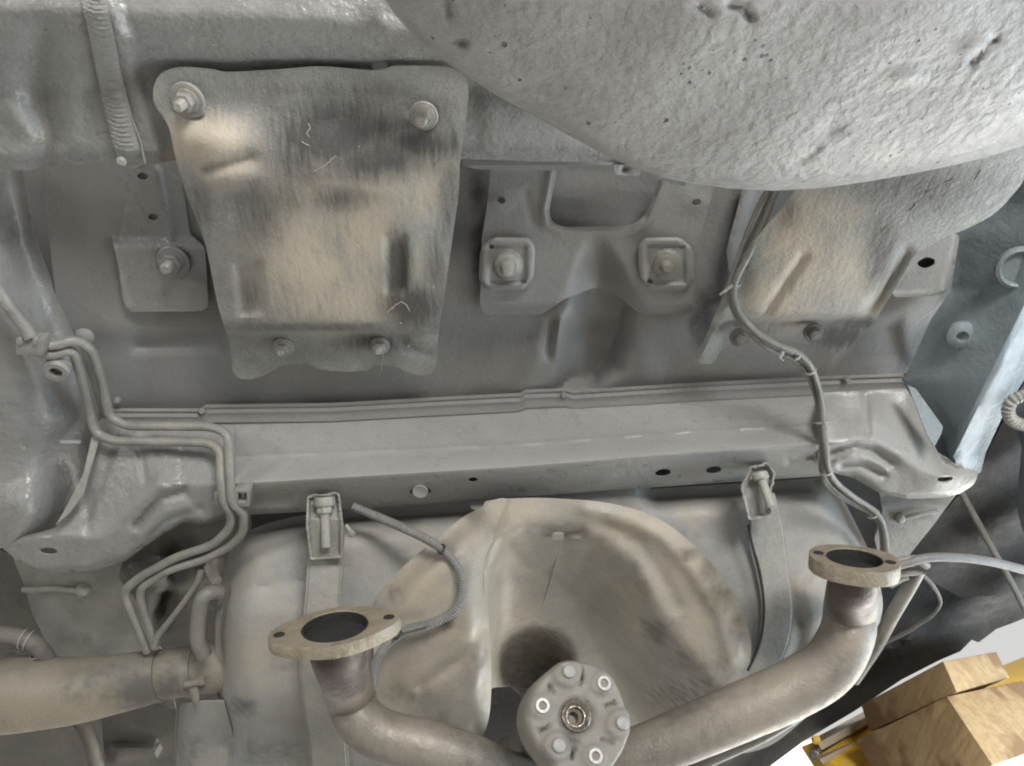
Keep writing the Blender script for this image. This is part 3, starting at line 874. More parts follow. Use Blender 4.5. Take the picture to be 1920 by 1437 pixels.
for i, cx in enumerate((951, 1249)):
    s = 1 if i == 0 else -1
    cy = 496
    pl = [(cx - 50 * s, cy - 32, 26), (cx - 26 * s, cy - 51, 10), (cx + 42 * s, cy - 50, 26), (cx + 53 * s, cy - 32, 10), (cx + 50 * s, cy + 26, 26), (cx + 30 * s, cy + 49, 10), (cx - 36 * s, cy + 50, 26), (cx - 54 * s, cy + 30, 10)]
    inner = [(cx - 36, cy - 36, 14), (cx + 36, cy - 36, 14), (cx + 36, cy + 36, 14), (cx - 36, cy + 36, 14)]
    def h_sp(x, y, pl=pl, inner=inner, cx=cx, cy=cy):
        h = 1.046 + 0 * x
        h = h + 0.004 * (1 - ss(-4, 3, sdf(x, y, [(q[0], q[1]) for q in inner])))
        h = h + boss(x, y, ell(cx + 2, cy + 2, 27, 29), -0.006, 4)
        h = h + 0.004 * ss(-7, 0, sdf(x, y, [(q[0], q[1]) for q in pl]))
        return h
    pobj = sheet("stud_plate", pl, h_sp, M['pan'], cp, res=4, th=0.005, holes=[ell(cx - 29 * s, cy - 33, 4.5, 4.2), ell(cx + 31 * s, cy + 32, 5.5, 5.2)],
          attrs={'tan': lambda x, y, cx=cx: 0.2 * blob(x, y, cx, 496, 30, 30)})
    k = depth_of(cx, 500, 1.05) / FOC
    sm = MB()
    cc = P(cx, 498, 1.040)
    sm.lathe(cc, (0, 0, -1), [(24 * k, -.004), (24 * k, .001), (20 * k, .003), (13 * k, .004), (11 * k, .018 if i == 0 else .009), (7 * k, .024 if i == 0 else .012), (0, .025 if i == 0 else .0125)], 22)
    sm.build("stud", M['steel'] if i == 0 else M['filler'], pobj)

# ---------------------------------------------------------------- heat shields
hsL = empty("heat_shield", P(600, 400, 1.0), "large sooty tan heat shield with four nuts, left of centre", "heat shield")
outL = [(300, 140), (325, 128), (352, 126), (400, 131), (428, 136), (520, 131), (600, 125), (690, 132), (716, 131), (742, 124), (800, 124), (842, 126), (868, 142), (878, 164),
        (874, 225), (863, 300), (860, 360), (848, 450), (832, 560), (822, 630), (816, 688), (800, 703), (772, 701), (742, 688), (705, 684), (690, 694), (645, 697), (602, 693), (572, 684), (532, 685),
        (500, 702), (470, 711), (447, 709), (437, 695), (430, 645), (408, 570), (385, 460), (352, 370), (330, 300), (316, 238), (290, 195), (288, 165)]
def h_hsL(x, y):
    h = guide([[(280, 120, .955), (880, 120, .955)], [(280, 230, .962), (880, 250, .958)], [(300, 330, .972), (880, 330, .955)], [(300, 520, 1.0), (880, 520, .99)], [(300, 618, 1.022), (880, 608, 1.012)], [(300, 634, 1.046), (880, 624, 1.04)], [(300, 712, 1.050), (880, 712, 1.045)]])(x, y)
    cx = 600
    h = h - 0.028 * np.clip(1 - ((x - cx - 10) / 270) ** 2, 0, 1) * ss(200, 330, y) * ss(640, 600, y)      # cross bow
    h = h + blob(x, y, 385, 262, 70, 40, -.020) + rib(x, y, [(390, 318), (470, 300)], .010, 16) + blob(x, y, 440, 330, 60, 30, -.008)
    h = h + blob(x, y, 640, 210, 90, 46, .010)
    h = h + boss(x, y, [(438, 490), (492, 486), (498, 590), (446, 596)], .008, 8) + boss(x, y, [(718, 440), (764, 436), (762, 548), (722, 552)], .008, 8)
    h = h + blob(x, y, 785, 634, 34, 16, -.010) + blob(x, y, 755, 668, 40, 22, -.008) + blob(x, y, 770, 650, 30, 6, .010, .5)
    h = h + 0.004 * np.sin(x * .021 + y * .01) * np.sin(y * .025)
    h = h + blob(x, y, 352, 190, 40, 36, .003) + blob(x, y, 795, 218, 40, 34, .003)
    return h
tanL = blobs([(385, 262, 80, 48, .95), (430, 320, 60, 40, .5), (560, 470, 90, 120, .62), (690, 430, 70, 110, .6), (640, 560, 140, 60, .62), (590, 360, 110, 60, .42), (800, 340, 50, 70, .55), (700, 350, 120, 40, .5), (600, 520, 60, 60, .75), (790, 500, 40, 60, .3), (700, 300, 60, 20, .25)])
sootL = blobs([(620, 255, 95, 52, 1.0), (700, 300, 100, 40, .75), (560, 300, 60, 50, .55), (790, 270, 80, 30, .75), (490, 400, 50, 70, .5), (745, 510, 24, 70, 1.0), (775, 575, 55, 40, .9), (715, 235, 110, 26, .6), (640, 372, 70, 26, .45), (795, 215, 44, 34, .35), (815, 500, 22, 60, .5), (620, 614, 180, 8, .5), (700, 640, 70, 18, .5), (535, 370, 40, 50, .35), (840, 400, 20, 90, .45), (372, 400, 24, 90, .35), (600, 170, 200, 20, .2), (470, 560, 20, 50, .3)])
sheet("pressed_sheet", spline([o for o in outL], 5, True), soft(h_hsL, 4), M['shield'], hsL, res=7, th=0.0018, raw=True, attrs={'tan': tanL, 'soot_shade': sootL})
fastener("washer", 352, 188, .953, 34, 19, 11, .026, hsL, M['steel'], (-.15, .1))
fastener("washer", 795, 217, .952, 27, 18, 12, .022, hsL, M['steel'], (-.1, .1))
fastener("washer", 531, 652, 1.040, 20, 13, 7, .018, hsL, M['steel'])
fastener("washer", 713, 648, 1.036, 18, 13, 7, .020, hsL, M['steel'])
# flaked paint on the shield
fl = MB()
def flake(pts, h, w):
    w = w * .42
    for (a, b), (c, d) in zip(pts[:-1], pts[1:]):
        p, q = P(a, b, h(a, b) - .0006), P(c, d, h(c, d) - .0006)
        fl.tube([p, q], [w, w * .7], 5)
hh = lambda a, b: float(soft(h_hsL, 4)(np.array([a]), np.array([b]))[0])
for ps, w in (([(578, 232), (582, 240), (575, 250), (580, 258)], .0022), ([(566, 266), (572, 270), (580, 274)], .0026), ([(588, 322), (608, 312), (630, 292)], .0018),
              ([(601, 345), (592, 362)], .0012), ([(726, 586), (735, 576)], .003), ([(742, 572), (752, 566), (762, 572), (768, 584)], .0022), ([(735, 580), (742, 570)], .0026),
              ([(811, 536), (814, 541)], .0034), ([(670, 460), (672, 465)], .003), ([(750, 606), (754, 607)], .0024), ([(714, 652), (719, 668), (715, 682), (716, 697)], .0016),
              ([(672, 275), (673, 278)], .003), ([(560, 540), (563, 536)], .0018)):
    flake(ps, hh, w)
fl.build("paint_flakes", M['flake'], hsL)["kind"] = "stuff"

hsR = empty("heat_shield", P(1600, 480, 1.0), "tan dusty heat shield partly hidden by the spare wheel well, on the right", "heat shield")
outR = [(1480, 300, 10), (1950, 240), (1925, 335, 30), (1870, 400, 30), (1812, 430, 20), (1765, 448, 14), (1714, 478, 14), (1690, 522, 14), (1640, 602, 10), (1580, 664, 10), (1545, 655), (1490, 640, 20), (1420, 640, 20), (1352, 655, 10), (1338, 683, 10),
        (1308, 682, 10), (1306, 668, 6), (1355, 560, 10), (1374, 500), (1400, 470, 10), (1440, 420, 12), (1492, 362, 14)]
def h_hsR(x, y):
    h = guide([[(1300, 240, .96), (1950, 240, .94)], [(1300, 460, 1.0), (1950, 400, .96)], [(1300, 592, 1.02), (1950, 592, 1.0)], [(1300, 606, 1.046), (1950, 606, 1.04)], [(1300, 690, 1.055), (1950, 690, 1.05)]])(x, y)
    h = h - 0.018 * np.clip(1 - (((x + (y - 480) * .75) - 1600) / 230) ** 2, 0, 1) * ss(615, 580, y)
    h = h + rib(x, y, [(1508, 480), (1432, 592)], .006, 7) + rib(x, y, [(1700, 470), (1620, 600)], .008, 9)
    h = h + rib(x, y, [(1310, 680), (1360, 575)], -.012, 14)
    return h
tanR = blobs([(1500, 470, 60, 110, .75), (1450, 560, 60, 50, .75), (1590, 500, 60, 90, .5), (1560, 400, 80, 40, .4), (1640, 560, 40, 40, .4), (1500, 620, 60, 16, .4)])
sootR = blobs([(1740, 350, 130, 50, .5), (1650, 480, 36, 90, .55), (1570, 632, 60, 24, .9), (1610, 610, 50, 16, .7), (1480, 400, 30, 40, .3), (1400, 520, 20, 40, .4)])
sheet("pressed_sheet", outR, soft(h_hsR, 4), M['shield'], hsR, res=8, th=0.0018, attrs={'tan': tanR, 'soot_shade': sootR})
fastener("washer", 1387, 632, 1.030, 19, 11, 6, .014, hsR, M['shade'])
fastener("washer", 1525, 623, 1.028, 19, 11, 6, .014, hsR, M['shade'])
fl = MB()
hh = lambda a, b: float(soft(h_hsR, 4)(np.array([a]), np.array([b]))[0])
for ps, w in (([(1718, 384), (1706, 398)], .0022), ([(1748, 358), (1736, 364)], .002), ([(1840, 320), (1828, 338)], .0022), ([(1664, 424), (1650, 440)], .0014), ([(1788, 338), (1770, 344)], .0014)):
    flake(ps, hh, w)
fl.build("paint_flakes", M['flake'], hsR)["kind"] = "stuff"

bp = empty("bracket_plate", P(1735, 500, 1.05), "pale bracket plate with one dark hole at the right edge of the tan shield", "bracket")
sheet("plate", [(1640, 440), (1800, 440, 8), (1790, 500), (1774, 552, 16), (1740, 556), (1676, 558, 8)], lambda x, y: 1.030 + 0.006 * ss(-8, 0, -seg_dist(x, y, [(1800, 440), (1774, 552), (1676, 558)])), M['beam'], bp, res=7, th=0.002,
      holes=[spline([(1720, 494), (1736, 483), (1752, 487), (1750, 498), (1733, 504)], 3, True).tolist()])
sheet("hole_shade", [(1706, 475), (1765, 475), (1765, 515), (1706, 515)], lambda x, y: 1.048 + 0 * x, M['dark'], bp, res=20)  # near-black patch set behind the hole as its shade

# dark strip seen beside the tan shield
sheet("pan_rib", [(1396, 340), (1480, 340), (1420, 440), (1395, 490), (1372, 540), (1362, 470)], lambda x, y: 1.075 + rib(x, y, [(1400, 350), (1372, 440), (1366, 520)], -.012, 12), M['pan'], body, res=7, holes=[[(1452, 352), (1496, 352), (1444, 418), (1404, 474), (1384, 512), (1392, 470), (1424, 408)]])

# ---------------------------------------------------------------- spare wheel well (welded, part of the body)
wout = [(705, -60), (722, 0), (742, 30), (768, 58), (806, 92), (850, 127), (895, 156), (945, 188), (1000, 216), (1060, 250), (1120, 284), (1180, 312), (1240, 333), (1300, 345), (1370, 354), (1450, 358),
        (1540, 353), (1620, 342), (1700, 328), (1780, 312), (1850, 295), (1925, 272), (2000, 240), (2250, 60), (2300, -320), (705, -320)]
wsp = [w for w in wout[:23]]
def h_well(x, y):
    e = seg_dist(x, y, wsp)
    h = 0.895 - 0.055 * (1 - np.exp(-e / 55.0)) - 0.05 * ss(0, 420, e)
    h = h + 0.020 * np.exp(-(e / 9.0) ** 2)
    h = h + 0.0035 * np.sin(x * .011 + 2) * np.sin(y * .019 + x * .006)
    h = h + rib(x, y, [(826, -10), (850, 34)], .005, 6) + rib(x, y, [(1370, 8), (1392, 14), (1406, 32)], .009, 9) + rib(x, y, [(1310, 10), (1330, 24)], .006, 8)
    h = h + rib(x, y, [(1490, 308), (1520, 290), (1540, 270)], .004, 4) + rib(x, y, [(1780, 330), (1838, 290), (1910, 262)], .006, 10) + blob(x, y, 865, 82, 14, 7, .007, .6)
    h = h + blob(x, y, 1830, 90, 26, 16, -.006) + rib(x, y, [(1820, 118), (1836, 100), (1866, 74)], .006, 7) + blob(x, y, 1700, 145, 36, 12, -.005) + blob(x, y, 1560, 240, 22, 14, .005)
    return h
sheet("spare_wheel_well", wout, h_well, M['well'], body, res=8, th=0.004, attrs={'soot_shade': blobs([(842, 20, 10, 24, .5), (866, 82, 16, 9, .5)])})  # darker colour in the two small dents

# ---------------------------------------------------------------- fuel tank
tank = empty("fuel_tank", P(950, 1150, .92), "big pale dusty fuel tank strapped up beneath the crossmember", "fuel tank")
tkL = [(424, 1060), (428, 1040), (445, 1010), (480, 990), (540, 972), (620, 960), (700, 950), (800, 942), (890, 936), (895, 970), (870, 1050), (850, 1250), (840, 1400), (760, 1500), (470, 1500), (425, 1380), (408, 1300), (404, 1180), (412, 1110)]
def h_tkL(x, y):
    e = seg_dist(x, y, [(400, 1500), (425, 1380), (408, 1300), (404, 1180), (412, 1110), (428, 1040), (445, 1010), (480, 990), (540, 972), (700, 950), (960, 930)])
    h = guide([[(400, 930, 1.045), (1000, 930, 1.055)], [(400, 1040, .985), (1000, 1040, .99)], [(400, 1150, .925), (1000, 1150, .93)], [(400, 1300, .872), (1000, 1300, .88)], [(400, 1500, .85), (1000, 1500, .85)]])(x, y)
    h = h + 0.085 * np.clip(1 - e / 70.0, 0, 1) ** 2.2
    h = h + rib(x, y, [(404, 1130), (440, 1108), (500, 1098), (580, 1088)], .005, 5)
    h = h + boss(x, y, [(420, 1330), (600, 1340), (600, 1500), (440, 1500)], .02, 30)
    h = h + 0.004 * np.sin(x * .018) * np.sin(y * .02)
    return h
stL = blobs([(590, 1110, 22, 14, .4), (455, 1325, 24, 16, .75), (610, 1420, 20, 16, .9), (500, 1410, 90, 30, .35), (540, 1240, 40, 30, .3)])
ttL = blobs([(480, 1230, 90, 90, .45), (600, 1300, 60, 110, .6), (430, 1100, 40, 40, .3), (680, 1200, 60, 50, .3)])
sheet("tank_shell", spline(tkL, 8, True), soft(h_tkL, 8), M['tank'], tank, res=10, th=0.003, raw=True, attrs={'soot_shade': stL, 'tan': ttL})
tkR = [(890, 936), (1040, 924), (1240, 912), (1400, 903), (1520, 897), (1556, 905), (1580, 935), (1606, 985), (1630, 1035), (1648, 1090), (1655, 1140), (1640, 1195), (1610, 1255), (1540, 1320), (1440, 1400), (1360, 1400), (1375, 1280), (1365, 1200), (1340, 1120), (1290, 1050), (1220, 1000), (1140, 968), (1000, 955), (900, 960)]
def h_tkR(x, y):
    e = seg_dist(x, y, [(1240, 915), (1400, 903), (1520, 897), (1556, 905), (1580, 935), (1606, 985), (1630, 1035), (1648, 1090), (1655, 1140), (1640, 1195), (1610, 1255)])
    h = guide([[(1000, 900, 1.06), (1700, 890, 1.05)], [(1000, 1000, 1.01), (1700, 990, 1.0)], [(1000, 1120, .945), (1700, 1120, .935)], [(1000, 1260, .89), (1700, 1260, .885)], [(1000, 1500, .85), (1700, 1500, .85)]])(x, y)
    h = h + 0.07 * np.clip(1 - e / 60.0, 0, 1) ** 2.2
    h = h + rib(x, y, [(1395, 1000), (1450, 1080), (1500, 1130), (1500, 1200), (1480, 1260)], .004, 10) - rib(x, y, [(1290, 940), (1400, 1000)], .004, 20)
    h = h + boss(x, y, ell(1530, 1130, 44, 64, .2), -.008, 30)
    h = h + 0.004 * np.sin(x * .017 + 1) * np.sin(y * .02)
    return h
sheet("tank_shell", spline(tkR, 8, True), soft(h_tkR, 8), M['tank'], tank, res=10, th=0.003, raw=True,
      attrs={'soot_shade': blobs([(1500, 1150, 26, 60, .35), (1340, 1350, 60, 30, .5), (1300, 1000, 60, 20, .2)]), 'tan': blobs([(1470, 1100, 50, 90, .5), (1300, 960, 90, 30, .25), (1560, 1080, 50, 40, .3)])})
sheet("tank_sump", [(330, 1500), (331, 1400), (338, 1318, 8), (420, 1315), (470, 1500)], lambda x, y: .93 + 0.05 * np.clip(1 - (x - 330) / 40, 0, 1) ** 2, M['tank'], tank, res=10, th=0.003, attrs={'soot_shade': blobs([(360, 1400, 40, 40, .3)])})

# tunnel shield over the saddle of the tank: outer lobe on the left, concave tunnel, right lobe
ts = empty("tunnel_shield", P(1000, 1150, .9), "tan and grey arched shield curving over the drive shaft tunnel between the tank halves", "heat shield")
def h_tun(x, y):
    h = guide([[(650, 930, .975), (1450, 930, .975)], [(650, 1060, .925), (1450, 1060, .925)], [(650, 1250, .868), (1450, 1250, .868)], [(650, 1450, .83), (1450, 1450, .83)]])(x, y)
    arch = [(905, 1500), (905, 1300), (908, 1150), (914, 1070), (935, 1015), (985, 985), (1060, 978), (1130, 1000), (1185, 1060), (1235, 1150), (1300, 1250), (1370, 1340), (1450, 1450)]
    poly = arch + [(1450, 1600), (905, 1600)]
    s = -sdf(x, y, poly)            # >0 inside the tunnel
    wdt = np.interp(x, [900, 940, 1000, 1080, 1200, 1300], [16, 40, 90, 130, 150, 170])
    deep = np.interp(y, [980, 1100, 1250, 1400], [.10, .17, .25, .30])
    h = h + deep * ss(-.12, 1, s / wdt)
    return h
def h_tun_in(x, y):
    h = h_tun(x, y)
    h = h + boss(x, y, [(1003, 992), (1098, 990), (1096, 1007), (1040, 1012), (1004, 1003)], .012, 4) - blob(x, y, 1048, 1004, 9, 7, .006)
    h = h + 0.10 * (1 - ss(-22, 6, sdf(x, y, ell(998, 1240, 76, 74, -.2))))
    h = h + boss(x, y, [(1210, 1150), (1250, 1190), (1245, 1215), (1205, 1180)], .006, 8)
    h = h + rib(x, y, [(1100, 955), (1190, 978), (1245, 1010), (1300, 1070), (1350, 1150), (1372, 1230)], -.010, 16)
    h = h + rib(x, y, [(1130, 985), (1195, 1020), (1240, 1080), (1268, 1140)], .006, 14)
    h = h + 0.003 * np.sin(x * .02) * np.sin(y * .023)
    return h
inn = [(904, 1420), (904, 1250), (908, 1100), (900, 1010), (905, 950), (925, 938), (1000, 934), (1060, 936), (1130, 942), (1200, 958), (1255, 985), (1300, 1022), (1345, 1070), (1385, 1130), (1405, 1190), (1408, 1235), (1395, 1290), (1360, 1340), (1290, 1400), (1180, 1470), (1060, 1500), (990, 1500), (960, 1440)]
tunT = blobs([(1200, 990, 80, 30, .6), (1290, 1070, 40, 60, .5), (1250, 1100, 60, 60, .4), (960, 960, 60, 30, .5), (1320, 1160, 40, 60, .4), (1180, 1150, 40, 80, .35)])
tunS = blobs([(1000, 1240, 70, 66, .55), (1330, 1060, 22, 34, .5), (1352, 1120, 30, 30, .5), (1385, 1170, 20, 40, .4), (1228, 1185, 26, 18, .7, .8), (1290, 1040, 40, 14, .45), (1200, 1085, 14, 50, .35, -.4), (1300, 1240, 50, 26, .3), (1280, 1310, 60, 36, .5), (1350, 1270, 40, 40, .35), (1040, 1000, 44, 7, .4), (1160, 1010, 60, 12, .2)])  # first blob paints the shade of the oval recess; others are brown marks
sheet("tunnel_roof", spline(inn, 7, True), soft(h_tun_in, 5), M['tunnel'], ts, res=8, th=0.002, raw=True, attrs={'tan': tunT, 'soot_shade': tunS},
      holes=[[(900, 1306), (925, 1290), (958, 1286), (985, 1310), (1005, 1360), (1010, 1440), (990, 1505), (895, 1505)]])
lobe = [(905, 950), (925, 938), (950, 936), (940, 965), (928, 1000), (918, 1050), (914, 1110), (917, 1180), (921, 1260), (919, 1330), (908, 1374), (885, 1400), (840, 1440), (760, 1450), (715, 1400), (705, 1290), (700, 1200), (702, 1140), (725, 1095), (770, 1050), (820, 1010), (865, 972)]
def h_lobe(x, y):
    h = guide([[(650, 930, .972), (950, 930, .972)], [(650, 1060, .915), (950, 1060, .905)], [(650, 1200, .873), (950, 1200, .850)], [(650, 1450, .83), (950, 1450, .80)]])(x, y)
    e = np.interp(y, [936, 1000, 1050, 1110, 1180, 1260, 1330, 1374, 1450], [955, 930, 920, 914, 917, 922, 920, 908, 880])
    h = h + 0.055 * np.clip(1 - (e - x) / 40, 0, 1) ** 2 * ss(970, 1080, y) * .7
    h = h + 0.03 * ss(70, 0, seg_dist(x, y, [(700, 1200), (702, 1140), (725, 1095), (770, 1050), (820, 1010), (865, 972)])) ** 2
    h = h + rib(x, y, [(905, 1180), (860, 1240), (790, 1285)], .008, 12) + rib(x, y, [(915, 1230), (885, 1290), (840, 1340)], -.006, 14)
    h = h + boss(x, y, [(850, 1010), (880, 1000), (860, 1080), (800, 1160), (740, 1160), (760, 1090)], -.006, 24)
    h = h + 0.003 * np.sin(x * .03) * np.sin(y * .026)
    return h
sheet("outer_lobe", spline(lobe, 7, True), soft(h_lobe, 5), M['tunnel'], ts, res=7, th=0.002, raw=True,
      attrs={'tan': blobs([(790, 1110, 60, 60, .8), (850, 1200, 60, 60, .5), (780, 1260, 60, 40, .5), (830, 980, 40, 30, .3)]), 'soot_shade': blobs([(835, 1170, 14, 12, .7), (900, 1230, 16, 30, .4), (760, 1300, 60, 20, .3), (850, 1040, 30, 20, .25), (740, 1110, 20, 30, .25)])})
_f = soft(h_tun_in, 5)
_l = [(1052, 1016), (1044, 1050), (1032, 1090), (1020, 1130), (1008, 1165)]
MB().tube([P(a, b, float(_f(np.array([a * 1.0]), np.array([b * 1.0]))[0])) for a, b in _l], .0011, 6).build("seam_line", M['tunnel'], ts)
sheet("stamped_tab", [(1036, 1000, 4), (1056, 1000, 4), (1058, 1013, 4), (1036, 1014, 4)], lambda x, y: .955 + 0 * x, M['tunnel'], ts, res=4)

# tank straps with channel brackets and long bolts
def strap(x_top, label, path, w, bracket, bolt, side):
    s = empty("tank_strap", P(path[0][0], path[0][1], path[0][2]), label, "strap", "steel straps that hold up the fuel tank")
    p = spline([np.array(q, float) for q in path], 8)
    left = np.column_stack([p[:, 0] - p[:, 3], p[:, 1], p[:, 2]]); right = np.column_stack([p[:, 0] + p[:, 3], p[:, 1] + p[:, 3] * side, p[:, 2]])
    vs, fs = [], []
    for i in range(len(p)):
        c = (left[i] + right[i]) / 2
        for t in (-1, -.9, -.86, -.5, 0, .5, .86, .9, 1):
            q = left[i] * (1 - t) / 2 + right[i] * (1 + t) / 2
            lift = 0.0 if abs(t) > .88 else .003
            vs.append(P(q[0], q[1], q[2] + (0.003 if abs(t) > .88 else 0)))
    K = 9
    for i in range(len(p) - 1):
        for k in range(K - 1):
            fs.append((i * K + k, i * K + k + 1, (i + 1) * K + k + 1, (i + 1) * K + k))
    n = len(vs); back = [v + np.array([0, .002, .004]) for v in vs]
    vs += back
    fs += [tuple(q + n for q in f[::-1]) for f in fs]
    for i in range(len(p) - 1):
        fs.append((i * K, (i + 1) * K, (i + 1) * K + n, i * K + n)); fs.append((i * K + K - 1 + n, (i + 1) * K + K - 1 + n, (i + 1) * K + K - 1, i * K + K - 1))
    MB().add(vs, fs).build("strap_band", M['steel'], s)
    return s
sl = strap(0, "upright left tank strap with a channel bracket and long bolt at its top", [(611, 1000, .965, 34), (610, 1050, .945, 33), (606, 1110, .915, 33), (602, 1180, .885, 35), (598, 1260, .858, 36), (606, 1340, .842, 36), (615, 1400, .836, 36), (620, 1480, .832, 36)], 32, None, None, 0.0)
# left bracket: shallow channel with raised side walls
def channel(parent, poly, hfun, wallh, mat, open_bottom=True):
    hb = hfun
    def f(x, y):
        d = -sdf(x, y, poly)
        return hb(x, y) - wallh * (1 - ss(3.0, 8.0, d))
    return sheet("channel_bracket", poly, f, mat, parent, res=3.5, th=0.003)
channel(sl, [(576, 930, 5), (636, 924, 5), (643, 985), (643, 1046, 4), (582, 1050, 4), (574, 985)], guide([[(570, 924, 1.000), (645, 924, 1.000)], [(570, 944, .990), (645, 944, .990)], [(570, 975, .962), (645, 975, .962)], [(570, 1050, .938), (645, 1050, .938)]]), .010, M['steel'])
k = rad(610, 950, .98, 1)
m = MB()
a0, a1 = P(609, 944, .975), P(612, 1026, .934)
m.tube([a0, a0 + (a1 - a0) * .5, a1], 9 * k, 14)
m.lathe(a0, a1 - a0, [(19 * k, -.010), (20 * k, .000), (18 * k, .004), (11 * k, .006)], 20)
m.hexa(a0, a1 - a0, 15 * k, .004, .016)
m.build("strap_bolt", M['steel'], sl)
m = MB().tube([P(648, 985, .955), P(660, 1000, .948)], 4 * k, 8); m.lathe(P(660, 1000, .947), (0, 0, -1), [(6 * k, -.002), (6 * k, .004), (0, .005)], 8); m.build("strap_end_tab", M['steel'], sl)
MB().box(P(633, 1085, .93), (0.0012, 0, 0), unit(P(628, 1140, .905) - P(636, 1055, .945)) * .055, (0, 0, .004)).build("strap_edge", M['steel'], sl)

sr = strap(0, "curved right tank strap with a channel bracket and bare rod at its top", [(1428, 925, 1.0, 24), (1434, 965, .988, 30), (1440, 1020, .972, 34), (1450, 1080, .945, 30), (1458, 1140, .915, 29), (1452, 1200, .89, 29), (1428, 1260, .868, 28), (1395, 1310, .85, 28)], 32, None, None, 0.0)
channel(sr, [(1390, 915, 4), (1408, 876, 6), (1440, 868, 5), (1454, 886, 5), (1447, 918), (1448, 968, 4), (1404, 976, 4)], guide([[(1380, 868, 1.005), (1460, 868, 1.005)], [(1380, 890, .995), (1460, 890, .995)], [(1380, 920, .978), (1460, 920, .978)], [(1380, 976, .955), (1460, 976, .955)]]), .012, M['steel'])
m = MB()
a0, a1 = P(1427, 897, .975), P(1446, 950, .940)
m.tube([a0, (a0 + a1) / 2, a1], 8 * k, 14)
m.lathe(a0, a1 - a0, [(14 * k, -.008), (15 * k, -.002), (14 * k, .002), (9 * k, .004)], 20)
m.build("strap_bolt", M['steel'], sr)
# rubber edging seen along the right strap
pxtube("rubber_edging", [(1404, 985, .968), (1410, 1020, .955), (1424, 1070, .935), (1432, 1130, .905), (1430, 1180, .885), (1420, 1220, .868), (1402, 1258, .852)], 2.6, M['dark'], sr, spl=True)

# ---------------------------------------------------------------- drive shaft with its rubber joint disc
FC = D(1084, 1342, 1.08)
FAR = D(865, 1470, 1.75)
AX = unit(FC - FAR)               # points back along the shaft towards the lens
shaft = empty("drive_shaft", FC, "drive shaft hanging free, its three-eared rubber joint disc facing the camera", "drive shaft")
def on_plane(px, py, off=0.0):
    r = ray(px, py)
    c = FC + AX * off
    t = (np.dot(c - CAM, AX)) / (r @ AX)
    return CAM + r * t[..., None] if np.ndim(t) else CAM + r * t
go = [(-32, -101), (6, -104), (34, -97), (54, -86), (74, -62), (88, -30), (97, 2), (98, 30), (92, 54), (78, 80), (60, 102), (34, 118), (0, 124), (-26, 116), (-50, 92), (-70, 66), (-88, 36), (-97, 3), (-94, -28), (-82, -54), (-62, -78)]
gout = spline([(1084 + a, 1342 + b) for a, b in go], 4, True)
SLV = [(1130, 1283), (1015, 1325), (1114, 1419)]
BLT = [(1063, 1262), (1162, 1358), (1044, 1400)]
def h_guibo(x, y):       # offset towards the lens along the shaft axis
    o = 0.0 * x
    for cx, cy in SLV: o = o + 0.004 * (1 - ss(19, 28, np.hypot(x - cx, y - cy)))
    for cx, cy in BLT: o = o + 0.007 * (1 - ss(22, 34, np.hypot(x - cx, y - cy)))
    e = seg_dist(x, y, gout, True)
    o = o - 0.010 * np.clip(1 - e / 9.0, 0, 1) ** 2
    o = o - 0.006 * (1 - ss(28, 40, np.hypot(x - 1082, y - 1342)))
    for ln in ([(1092, 1265), (1088, 1283)], [(1030, 1285), (1038, 1298)], [(1136, 1324), (1152, 1316)], [(1014, 1372), (1030, 1360)], [(1076, 1404), (1072, 1422)], [(1128, 1386), (1150, 1394)]):
        o = o - rib(x, y, ln, .006, 3.2)
    return o
def pos_guibo(x, y, o):
    base = on_plane(x, y)
    return base + AX * np.asarray(o)[..., None]
sheet("rubber_disc", gout, h_guibo, M['rubber'], shaft, res=3.6, th=0.042, raw=True, posf=pos_guibo, holes=[ell(1082, 1342, 27, 29)], back=AX,
      attrs={'soot_shade': blobs([(1072, 1385, 16, 26, .5), (1082, 1342, 34, 36, .45), (1030, 1290, 10, 10, .3), (1128, 1300, 16, 8, .3), (1092, 1265, 3, 14, .8), (1074, 1412, 3, 14, .9), (1144, 1320, 14, 3, .5), (1020, 1366, 12, 4, .6)]), 'tan': lambda x, y: .3 + 0 * x})  # darker colour along the grooves and round the bush
kk = 1.08 / FOC
for cx, cy in SLV:
    c = on_plane(cx, cy)
    MB().lathe(c, AX, [(14 * kk, -.02), (14 * kk, .0055), (13.2 * kk, .007), (8.2 * kk, .007), (7.4 * kk, .0055), (7.2 * kk, -.03)], 28).build("steel_sleeve", M['bright'], shaft)
    MB().lathe(c - AX * .003, AX, [(7.3 * kk, 0), (7.3 * kk, .001), (0, .001)], 16).build("sleeve_bore", M['bore'], shaft)  # black disc stands for the darkness inside the sleeve
for cx, cy in BLT:
    c = on_plane(cx, cy)
    m = MB().lathe(c, AX, [(17 * kk, .003), (17 * kk, .0065), (13 * kk, .007)], 24)
    m.lathe(c, AX, [(12.8 * kk, .006), (13 * kk, .009), (11.5 * kk, .0115), (8 * kk, .0125), (0, .013)], 20)
    m.build("bolt_head", M['bolt'], shaft)
c = on_plane(1082, 1342)
MB().lathe(c, AX, [(30 * kk, -.03), (30 * kk, -.004), (28.5 * kk, -.001), (25 * kk, .0), (22 * kk, -.002), (19 * kk, -.006), (17 * kk, -.006), (15 * kk, -.012), (10 * kk, -.014), (9.5 * kk, -.04)], 36).build("centring_bush", M['oily'], shaft)
MB().lathe(c - AX * .034, AX, [(14 * kk, 0), (14 * kk, .001), (0, .001)], 20).build("bush_bore", M['dark'], shaft)  # dark disc stands for the shade inside the bush
